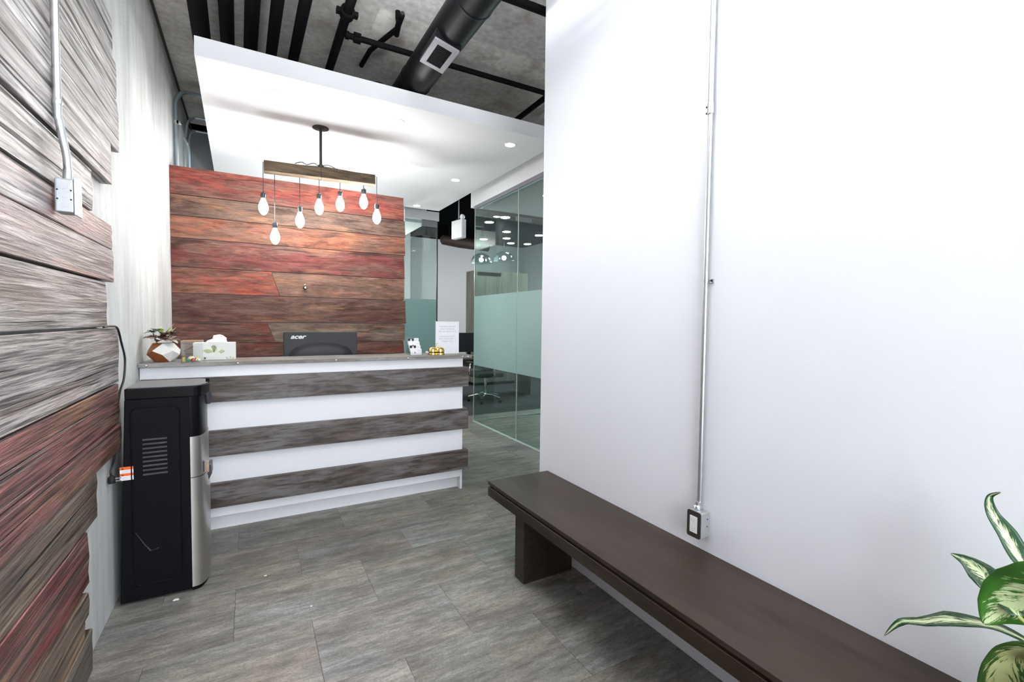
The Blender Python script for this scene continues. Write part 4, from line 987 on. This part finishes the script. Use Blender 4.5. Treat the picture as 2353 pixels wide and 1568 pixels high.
fx_ = MB().tube(smooth_path([(0.77, 3.86, 3.17), (0.83, 3.77, 3.19), (0.90, 3.74, 3.195), (0.945, 3.77, 3.19), (0.955, 3.84, 3.17)], 6), 0.026, 14).build('flexible_duct', M['black_duct'], None, smooth=True)
tag(fx_, 'thin black flexible hose arching beside the big round duct', 'hose')
du = thing('air_duct', 'large black round air duct with a grey vent grille', 'duct', (1.12, 3, 3.07))
def dux(y): return 1.1325 - 0.00696 * (y - 1.31)
MB().tube([(dux(1.31), 1.31, 3.19), (dux(6.4), 6.4, 3.19)], 0.1165, 40).build('duct', M['black_duct'], du, smooth=True)
for yy in (1.9, 2.46, 3.49, 4.3):
    xx = dux(yy)
    MB().tube([(xx, yy - 0.012, 3.19), (xx, yy - 0.006, 3.19), (xx, yy + 0.006, 3.19), (xx, yy + 0.012, 3.19)], [0.117, 0.120, 0.120, 0.117], 40).build('seam_ring', M['black_duct'], du, smooth=True)
# grille saddle mounted on the lower left of the duct
gM = Matrix.Translation((1.0806, 2.903, 3.074)) @ Matrix.Rotation(math.radians(14), 4, 'Y')
GL, GW = 0.145, 0.0825
fr_ = MB().box(-GW, GW, -GL, -GL + 0.036, -0.014, 0.0).box(-GW, GW, GL - 0.036, GL, -0.014, 0.0).box(-GW, -GW + 0.033, -GL + 0.036, GL - 0.036, -0.014, 0.0).box(GW - 0.033, GW, -GL + 0.036, GL - 0.036, -0.014, 0.0)
grl = fr_.xform(gM).build('vent_grille', M['register'], du)
MB().box(-GW + 0.033, GW - 0.033, -GL + 0.036, GL - 0.036, -0.004, 0.0).xform(gM).build('vent_back', M['hole'], grl)
for i in range(16):
    yy = -GL + 0.042 + i * 0.0137
    MB().box(-GW + 0.033, GW - 0.033, yy - 0.0020, yy + 0.0020, -0.013, -0.004).xform(gM).build('vent_slat', M['black_duct'], grl)
MB().box(-GW - 0.004, GW + 0.004, -GL - 0.004, GL + 0.004, 0.0002, 0.055).xform(gM).build('vent_saddle', M['black_duct'], grl)
t = MB().tube([(1.30, 2.51, 3.3), (2.62, 2.47, 3.3)], 0.026, 16).build('cross_pipe', M['black_steel'], None, smooth=True)
tag(t, 'short length of black pipe above the white wall top, right of the duct', 'pipe')
t = MB().tube([(2.275, 3.46, ZP), (2.30, 6.1, ZP)], 0.0244, 16).build('side_pipe', M['black_steel'], None, smooth=True)
tag(t, 'black pipe end meeting the panel edge beside the white wall', 'pipe')
t = MB().tube([(XL + 0.02, -2.4, 3.485), (XL + 0.02, 6.4, 3.485)], 0.010, 8).build('corner_conduit', M['iron'], None, smooth=True)
tag(t, 'thin dark conduit in the corner of concrete wall and ceiling', 'conduit')

# rear conduits above the feature wall
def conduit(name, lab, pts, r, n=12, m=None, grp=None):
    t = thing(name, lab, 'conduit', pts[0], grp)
    MB().tube(smooth_path(pts, 5), r, n).build('tube', m or M['galv_shaded'], t, smooth=True)
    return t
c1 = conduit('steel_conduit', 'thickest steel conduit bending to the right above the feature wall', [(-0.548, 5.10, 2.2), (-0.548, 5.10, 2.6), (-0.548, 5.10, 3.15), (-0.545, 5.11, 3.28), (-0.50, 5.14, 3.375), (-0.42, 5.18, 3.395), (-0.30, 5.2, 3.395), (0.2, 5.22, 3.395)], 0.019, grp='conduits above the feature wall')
MB().lathe([(0.0235, -0.014), (0.0235, 0.014)], (-0.548, 5.10, 3.09), 14).build('strap', M['chrome'], c1)
MB().box(-0.535, -0.508, 5.085, 5.115, 3.078, 3.102).build('strap_bolt', M['chrome'], c1, bevel=0.002)
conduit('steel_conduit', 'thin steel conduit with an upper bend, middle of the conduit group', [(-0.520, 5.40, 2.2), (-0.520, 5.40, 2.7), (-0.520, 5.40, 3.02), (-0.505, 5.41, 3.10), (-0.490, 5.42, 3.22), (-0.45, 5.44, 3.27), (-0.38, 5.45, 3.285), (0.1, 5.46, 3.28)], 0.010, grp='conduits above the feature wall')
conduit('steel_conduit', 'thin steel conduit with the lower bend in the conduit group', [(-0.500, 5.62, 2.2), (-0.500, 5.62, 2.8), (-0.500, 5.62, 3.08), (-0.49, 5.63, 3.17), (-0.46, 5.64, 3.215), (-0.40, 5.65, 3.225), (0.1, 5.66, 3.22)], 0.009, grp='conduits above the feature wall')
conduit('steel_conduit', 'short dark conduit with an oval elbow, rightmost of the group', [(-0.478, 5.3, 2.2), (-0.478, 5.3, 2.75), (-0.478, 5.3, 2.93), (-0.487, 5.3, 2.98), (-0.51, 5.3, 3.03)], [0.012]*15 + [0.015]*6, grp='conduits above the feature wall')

# ------------------------------------------------------------------ left wall conduit and box
cl = thing('wall_conduit', 'galvanised conduit running down the barn boards to a junction box', 'conduit', (-0.522, 2.0, 1.80))
MB().tube(smooth_path([(-0.520, 2.0, 3.48), (-0.520, 2.0, 2.6), (-0.520, 2.002, 2.05), (-0.519, 2.006, 1.99), (-0.512, 2.020, 1.92), (-0.507, 2.028, 1.87), (-0.507, 2.030, 1.806)], 6), 0.0108, 14).build('tube', M['galv'], cl, smooth=True)
MB().lathe([(0.0118, 0), (0.013, 0.003), (0.013, 0.014), (0.0118, 0.017)], (-0.520, 2.003, 2.03), 16).build('coupling_ring', M['galv'], cl, smooth=True)
MB().lathe([(0.0125, 0), (0.0125, 0.030), (0.0115, 0.034)], (-0.507, 2.030, 1.8055), 16).build('connector', M['galv'], cl, smooth=True)
jb = thing('junction_box', 'grey steel junction box on the barn boards', 'electrical box', (-0.509, 2.034, 1.695))
MB().box(-0.534, -0.4865, 2.004, 2.060, 1.697, 1.8045).build('box', M['galv_dull'], jb, bevel=0.006, seg=3)
MB().box(-0.4863, -0.482, 1.998, 2.066, 1.690, 1.810).build('cover_plate', M['galv'], jb, bevel=0.002)
for z in (1.781, 1.752, 1.723):
    MB().lathe([(0.0105, -0.0012), (0.0105, 0.001)], (-0.511, 2.004, z), 24, 1).build('knockout', M['galv_dull'], jb)
for x in (-0.527, -0.494):
    for z in (1.767, 1.738): MB().lathe([(0.0026, -0.0006), (0.0026, 0.001)], (x, 2.004, z), 12, 1).build('screw_hole', M['hole'], jb)

# right wall conduit and outlet
cr = thing('wall_conduit', 'slim galvanised conduit rising up the white wall from the outlet', 'conduit', (1.54, 1.204, 0.63))
MB().tube([(1.541, 1.2045, 0.64), (1.541, 1.2045, 1.9), (1.541, 1.2035, 2.19)], 0.0092, 14).build('tube', M['galv'], cr, smooth=True)
MB().tube([(1.5405, 1.2035, 2.19), (1.5405, 1.203, 3.49)], 0.0105, 14).build('upper_tube', M['galv'], cr, smooth=True)
MB().lathe([(0.0128, -0.02), (0.0128, 0.02)], (1.541, 1.2035, 2.185), 14).build('coupling', M['galv'], cr, smooth=True)
for dz in (-0.012, 0.012): MB().lathe([(0.0035, 0), (0.0035, 0.007)], (1.541, 1.2165, 2.185 + dz), 8, 1).build('set_screw', M['iron'], cr)
st = MB().lathe([(0.0112, -0.007), (0.0112, 0.007)], (1.541, 1.204, 1.53), 14).build('strap', M['galv'], cr, smooth=True)
MB().box(1.550, 1.5548, 1.178, 1.196, 1.523, 1.537).build('strap_tab', M['galv'], st)
MB().lathe([(0.005, 0), (0.0045, -0.005)], (1.550, 1.184, 1.530), 12, 0).build('screw', M['iron'], st)
MB().lathe([(0.0135, 0), (0.0135, 0.012), (0.0105, 0.016), (0.0105, 0.028)], (1.533, 1.2045, 0.6335), 14).build('connector', M['galv'], cr, smooth=True)
for yy in (1.212, 1.197): MB().sphere((1.522, yy, 0.641), 0.005, 10, 8).build('connector_screw', M['chrome'], cr, smooth=True)
ob = thing('outlet_box', 'surface mounted power outlet box low on the white wall above the bench', 'outlet', (1.528, 1.196, 0.531))
MB().box(1.504, 1.5545, 1.166, 1.226, 0.531, 0.632).build('box', M['galv_dull'], ob, bevel=0.006, seg=3)
pl_ = MB().prism([(p[0], p[1]) for p in rrect(1.1655, 1.2275, 0.530, 0.633, 0.008, 4)], 0, 1.4995, 1.5037).build('face_plate', M['plate_dark'], ob)
du_ = MB().box(1.4975, 1.4994, 1.1795, 1.2135, 0.549, 0.614).build('duplex_outlet', M['ivory'], ob, bevel=0.0008)
for zc in (0.600, 0.567):
    for yy, h in ((1.203, 0.004), (1.190, 0.0032)):
        MB().box(1.4971, 1.4976, yy - 0.0009, yy + 0.0009, zc - h, zc + h).build('slot', M['print_grey'], du_)
    MB().lathe([(0.0018, -0.0004), (0.0018, 0.0001)], (1.4974, 1.1965, zc - 0.009), 10, 0).build('ground_hole', M['print_grey'], du_)
for zc in (0.604, 0.575): MB().lathe([(0.0028, -0.0006), (0.0028, 0.0005)], (1.540, 1.166, zc), 12, 1).build('screw_hole', M['hole'], ob)

# ------------------------------------------------------------------ unseen entrance ceiling fittings; third fitting and upward glow added to brighten the slab
for i, (x, y, p) in enumerate(((0.80, 1.35, 30), (0.6, -0.6, 26), (0.42, 1.62, 14))):
    lab = ['unseen white linear ceiling fitting above the bench', 'unseen white linear ceiling fitting above the doorway', 'unseen white linear fitting added to brighten the ceiling slab'][i]
    t = thing('unseen_ceiling_fitting', lab, 'ceiling light', (x, y, 2.97), 'unseen ceiling fittings')
    zf = (2.90, 2.985, 2.80)[i]
    MB().box(x - 0.08, x + 0.08, y - 0.5, y + 0.5, zf, zf + 0.065).build('housing', M['fixture_white'], t, bevel=0.004)
    for yy in (y - 0.35, y + 0.35): MB().tube([(x, yy, zf + 0.065), (x, yy, 3.4999)], 0.005, 6).build('hanger_rod', M['black_steel'], t)
    MB().box(x - 0.07, x + 0.07, y - 0.49, y + 0.49, zf - 0.010, zf - 0.0001).build('diffuser', M['strip'], t)
    MB().box(x - 0.07, x + 0.07, y - 0.49, y + 0.49, zf + 0.0651, zf + 0.069).build('slab_fill_panel', M['slab_fill'], t)

# ------------------------------------------------------------------ emergency light in the corridor
el = thing('emergency_light', 'white emergency light box hanging on a rod in the corridor', 'emergency light', (2.652, 6.3, 2.56))
MB().box(-0.13, 0.13, -0.038, 0.038, 0.0, 0.265).xform(Matrix.Translation((2.652, 6.3, 2.56))).build('body', M['fixture_white'], el, bevel=0.012, seg=3)
MB().box(-0.12, 0.12, -0.041, -0.0382, 0.015, 0.20).xform(Matrix.Translation((2.652, 6.3, 2.56))).build('lens_panel', M['paper'], el, bevel=0.001)
for dx in (0.135,):
    h = MB().lathe([(0.032, -0.03), (0.036, -0.025), (0.036, 0.0), (0.020, 0.022), (0.010, 0.03)], (2.652 + dx, 6.275, 2.85), 20, 1).build('lamp_head', M['fixture_white'], el, smooth=True)
MB().box(2.612, 2.692, 6.28, 6.32, 2.8155, 2.845).build('mount', M['grey_plastic'], el, bevel=0.003)
MB().tube([(2.652, 6.3, 2.84), (2.652, 6.3, 3.499)], 0.008, 10).build('rod', M['galv_shaded'], el, smooth=True)
el.rotation_euler = (0, 0, math.radians(-77))

# ------------------------------------------------------------------ open office furniture beyond the glass
bd = thing('brown_duct', 'dark brown duct under the black office ceiling', 'duct', (4.3, 9.9, 3.0))
MB().tube([(3.76, 9.95, 3.20), (3.80, 9.95, 3.20), (4.2, 9.9, 3.17), (4.9, 9.85, 3.12)], [0.06, 0.11, 0.13, 0.11], 24).build('duct', M['brown_duct'], bd, smooth=True)
for x in (3.95, 4.6): MB().box(x - 0.012, x + 0.012, 9.90, 9.92, 3.22, 3.4999).build('hanger_strap', M['black_steel'], bd)
od = thing('office_desk', 'grey-brown office desk in the open office', 'desk', (3.9, 7.55, 0))
MB().box(3.10, 4.6, 7.28, 7.95, 0.70, 0.727).build('desk_top', M['desk_far'], od, bevel=0.002)
MB().box(3.14, 4.56, 7.34, 7.36, 0.545, 0.6999).build('modesty_panel', M['desk_far'], od)
for x in (3.13, 4.54): MB().box(x, x + 0.03, 7.36, 7.92, 0.0, 0.6999).build('side_panel', M['desk_far'], od)
om = thing('office_monitor', 'black monitor standing on the office desk behind the sign', 'monitor', (3.30, 7.5, 0.727))
MB().box(3.06, 3.62, 7.40, 7.435, 0.83, 1.165).build('back_shell', M['mon_black'], om, bevel=0.006)
MB().box(3.31, 3.37, 7.435, 7.46, 0.75, 0.98).build('stand_neck', M['mon_black'], om)
MB().box(3.22, 3.46, 7.40, 7.58, 0.7272, 0.745).build('stand_foot', M['mon_black'], om)
oc = thing('office_chair', 'black swivel chair with a chrome five-star base', 'chair', (3.66, 6.95, 0))
cx, cy = 3.50, 7.00 + 0.1
for k in range(5):
    a = 0.25 + 2*PI*k/5
    ex, ey = cx + 0.29*math.cos(a), cy + 0.29*math.sin(a)
    lg = MB().tube([(cx, cy, 0.125), (cx + 0.15*math.cos(a), cy + 0.15*math.sin(a), 0.12), (ex, ey, 0.085)], [0.024, 0.019, 0.013], 10).build('base_arm', M['chrome'], oc, smooth=True)
    MB().lathe([(0.018, -0.02), (0.029, -0.018), (0.029, 0.018), (0.018, 0.02)], (ex, ey, 0.031), 16, 0).build('caster', M['rubber'], lg, smooth=True)
MB().tube([(cx, cy, 0.11), (cx, cy, 0.28), (cx, cy, 0.42)], [0.03, 0.026, 0.018], 14).build('gas_stem', M['chrome'], oc, smooth=True)
MB().box(cx - 0.24, cx + 0.24, cy - 0.24, cy + 0.24, 0.425, 0.505).build('seat', M['chair_fab'], oc, bevel=0.035, seg=3)
MB().box(cx - 0.22, cx + 0.22, cy - 0.30, cy - 0.255, 0.56, 1.02).build('backrest', M['chair_fab'], oc, bevel=0.02, seg=3)
MB().tube(smooth_path([(cx, cy - 0.1, 0.44), (cx, cy - 0.29, 0.45), (cx, cy - 0.33, 0.52), (cx, cy - 0.315, 0.75)], 4), 0.018, 10).build('back_support', M['chrome'], oc, smooth=True)
for s in (-1, 1):
    MB().tube(smooth_path([(cx + s*0.2, cy, 0.44), (cx + s*0.29, cy, 0.46), (cx + s*0.29, cy, 0.62), (cx + s*0.28, cy + 0.02, 0.66)], 4), 0.012, 8).build('arm_post', M['chrome'], oc, smooth=True)
    MB().box(cx + s*0.28 - 0.035, cx + s*0.28 + 0.035, cy - 0.12, cy + 0.14, 0.66, 0.69).build('armrest', M['rubber'], oc, bevel=0.012, seg=2)
ws = thing('wood_storage_wall', 'tall olive-grey wood storage unit at the back of the office', 'cabinet', (4.75, 9.1, 0))
for i in range(5):
    x = 4.12 + 0.26*i
    MB().box(x + 0.001, x + 0.259, 8.90, 9.35, 0.06, 2.44).build('door_panel', M['far_wood'], ws, bevel=0.002, seg=1)
MB().box(4.12, 5.42, 8.93, 9.35, 0.0, 0.0595).build('plinth', M['black_steel'], ws)
MB().box(4.18, 4.74, 8.885, 8.8995, 2.34, 2.41).build('rail', M['black_steel'], ws)
for k, (x, y, z, m, lab) in enumerate(((4.62, 8.55, 2.62, 'dome', 'clear glass dome pendant hanging in the office'), (4.12, 8.6, 2.55, 'dome_white', 'milky dome pendant at the edge of the glass'))):
    t = thing('dome_pendant', lab, 'pendant light', (x, y, z), 'dome pendants in the office')
    prof = [(0.215, 0.0), (0.225, 0.01), (0.20, 0.09), (0.15, 0.155), (0.07, 0.195), (0.03, 0.205)]
    MB().lathe(prof, (x, y, z), 28, caps=False).build('shade', M[m], t, smooth=True)
    MB().sphere((x, y, z + 0.07), 0.045, 14, 10).build('bulb', M['down_far'], t, smooth=True)
    MB().tube([(x, y, z + 0.20), (x, y, 3.499)], 0.006, 8).build('cord', M['rubber'], t)
flab = ['uppermost office downlight seen through the clear glass', 'second highest office downlight, left of the uppermost one', 'office downlight directly below the uppermost one', 'leftmost office downlight, above the milky dome', 'fourth office downlight down, just under the third in the same column', 'lowest office downlight above the clear dome', 'rightmost office downlight, nearest the white wall', 'lowest office downlight right of the glass joint']
far = [(3.508, 6.465), (3.452, 6.915), (4.086, 7.473), (4.064, 8.386), (4.404, 8.052), (4.751, 8.50), (4.769, 7.45), (5.096, 8.40)]
for i, (x, y) in enumerate(far):
    t = thing('office_downlight', flab[i], 'downlight', (x, y, 2.99), 'round downlights of the open office')
    MB().lathe([(0.078, 0), (0.082, 0.004), (0.082, 0.05), (0.07, 0.055)], (x, y, 3.001), 22).build('can', M['black_steel'], t, smooth=True)
    MB().lathe([(0.072, 0), (0.072, 0.003)], (x, y, 2.997), 22).build('lens', M['down_far'], t)
    MB().tube([(x, y, 3.056), (x, y, 3.499)], 0.006, 6).build('stem', M['black_steel'], t)

# ------------------------------------------------------------------ plant at the right end of the bench
dp = thing('dieffenbachia', 'variegated leafy pot plant at the right end of the bench', 'plant', (1.36, 0.17, 0.4702))
MB().lathe([(0.075, 0), (0.085, 0.004), (0.105, 0.16), (0.110, 0.165), (0.110, 0.175), (0.098, 0.175), (0.095, 0.15)], (1.36, 0.12, 0.4702), 28).build('pot', M['pot'], dp, smooth=True)
MB().lathe([(0.0945, 0.0), (0.0945, 0.004)], (1.36, 0.12, 0.612), 24).build('soil', M['soil'], dp)
def leaf(P, widths, m, nrm=(-0.72, -0.62, 0.25), fold=0.25, th=0.0014, wave=0.0, name='leaf'):
    mid = smooth_path(P, 5); n = len(mid); K = 8
    nrm = Vector(nrm).normalized()
    vs = []; uv = []
    for i, c in enumerate(mid):
        t = i / (n - 1)
        tan = (mid[min(i+1, n-1)] - mid[max(i-1, 0)]).normalized()
        sd = tan.cross(nrm).normalized(); nn = sd.cross(tan).normalized()
        f = t * (len(widths) - 1); k = min(int(f), len(widths) - 2); u = f - k
        wl_ = widths[k][0]*(1-u) + widths[k+1][0]*u; wr_ = widths[k][1]*(1-u) + widths[k+1][1]*u
        for j in range(K + 1):
            s = -1 + 2*j/K
            w = (wl_ if s < 0 else wr_) * s
            off = nn * (fold * (abs(w)**1.3) / 0.35 * 0.5 + wave*math.sin(9*t*PI + (1 if s > 0 else 0))*abs(s)**2)
            vs.append(c + sd*w + off); uv.append((t, s, 0))
    nv = len(vs)
    vs2 = vs + [v - nrm*th for v in vs]
    fs = []
    for i in range(n - 1):
        for j in range(K):
            a = i*(K+1) + j
            fs.append((a, a+1, a+K+2, a+K+1)); fs.append((a+nv, a+K+1+nv, a+K+2+nv, a+1+nv))
    ring = [j for j in range(K+1)] + [i*(K+1) + K for i in range(1, n)] + [(n-1)*(K+1) + j for j in range(K-1, -1, -1)] + [i*(K+1) for i in range(n-2, 0, -1)]
    for a, b in zip(ring, ring[1:] + ring[:1]): fs.append((a, a+nv, b+nv, b))
    org = Vector((1.4, 0.36, 0.6))
    me = bpy.data.meshes.new(name); me.from_pydata([tuple(v - org) for v in vs2], [], fs)
    at = me.attributes.new('leafuv', 'FLOAT_VECTOR', 'POINT')
    for i in range(len(vs2)): at.data[i].vector = uv[i % nv]
    for p in me.polygons: p.use_smooth = True
    me.materials.append(m); me.update()
    o = bpy.data.objects.new(name, me); COL.objects.link(o); put(o, org, dp)
    return o
XP = 1.45
# (y, z) midribs read at the leaf's own distance, with the stalk running back to the pot
leaf([(1.40, 0.24, 0.80), (1.44, 0.313, 0.865), (1.45, 0.340, 0.907), (1.455, 0.360, 0.938), (1.45, 0.3665, 0.962), (1.445, 0.364, 0.984), (1.44, 0.346, 0.999)], [(0.006, 0.006), (0.016, 0.024), (0.014, 0.021), (0.012, 0.013), (0.009, 0.010), (0.005, 0.006), (0.0008, 0.0008)], M['leafB'], fold=0.6)
leaf([(1.40, 0.30, 0.755), (1.44, 0.345, 0.782), (1.45, 0.375, 0.803), (1.455, 0.402, 0.816), (1.455, 0.428, 0.820)], [(0.012, 0.012), (0.030, 0.030), (0.027, 0.024), (0.013, 0.012), (0.0008, 0.0008)], M['leafB'], fold=0.5)
leaf([(1.36, 0.165, 0.90), (1.385, 0.205, 0.865), (1.40, 0.245, 0.832), (1.41, 0.28, 0.800), (1.41, 0.310, 0.770), (1.405, 0.333, 0.742), (1.395, 0.350, 0.712)], [(0.02, 0.02), (0.055, 0.07), (0.066, 0.082), (0.062, 0.078), (0.046, 0.064), (0.026, 0.040), (0.003, 0.003)], M['leafA'], fold=0.12)
leaf([(1.38, 0.22, 0.70), (1.42, 0.30, 0.704), (1.44, 0.365, 0.690), (1.45, 0.43, 0.658), (1.455, 0.482, 0.622), (1.452, 0.518, 0.601), (1.44, 0.546, 0.551)], [(0.006, 0.006), (0.007, 0.008), (0.012, 0.013), (0.018, 0.019), (0.010, 0.009), (0.009, 0.008), (0.0008, 0.0008)], M['leafB'], nrm=(-0.55, -0.35, 0.75), fold=0.4, wave=0.002)
leaf([(1.36, 0.20, 0.71), (1.385, 0.27, 0.700), (1.40, 0.305, 0.672), (1.405, 0.322, 0.625), (1.405, 0.328, 0.575), (1.40, 0.325, 0.525), (1.39, 0.315, 0.49)], [(0.006, 0.006), (0.030, 0.020), (0.045, 0.03), (0.055, 0.035), (0.055, 0.035), (0.035, 0.025), (0.003, 0.003)], M['leafC'], fold=0.2)
for tx, ty_, tz in ((1.40, 0.24, 0.80), (1.40, 0.30, 0.755), (1.36, 0.145, 0.83), (1.38, 0.22, 0.70), (1.36, 0.20, 0.71)):
    MB().tube(smooth_path([(1.36, 0.13, 0.615), (1.362, 0.13 + (ty_ - 0.13)*0.35, 0.615 + (tz - 0.615)*0.6), (tx, ty_, tz)], 4), [0.006]*5 + [0.004]*4, 8).build('stalk', M['leaf_lime'], dp, smooth=True)

# ------------------------------------------------------------------ crumbs on the floor
for (x, y, s, lab) in ((0.058, 2.735, 0.007, 'tiny white scrap on the floor left of centre'), (0.24, 2.335, 0.005, 'tiny pale scrap on the floor tiles in front'), (-0.325, 2.70, 0.013, 'white paper scrap at the foot of the water cooler')):
    o = MB().prism([(x - s, y - s*0.5), (x + s, y - s*0.6), (x + s*0.7, y + s*0.5), (x - s*0.6, y + s*0.6)], 2, 0.0003, 0.0025).build('paper_scrap', M['paper'], None)
    tag(o, lab, 'scrap')
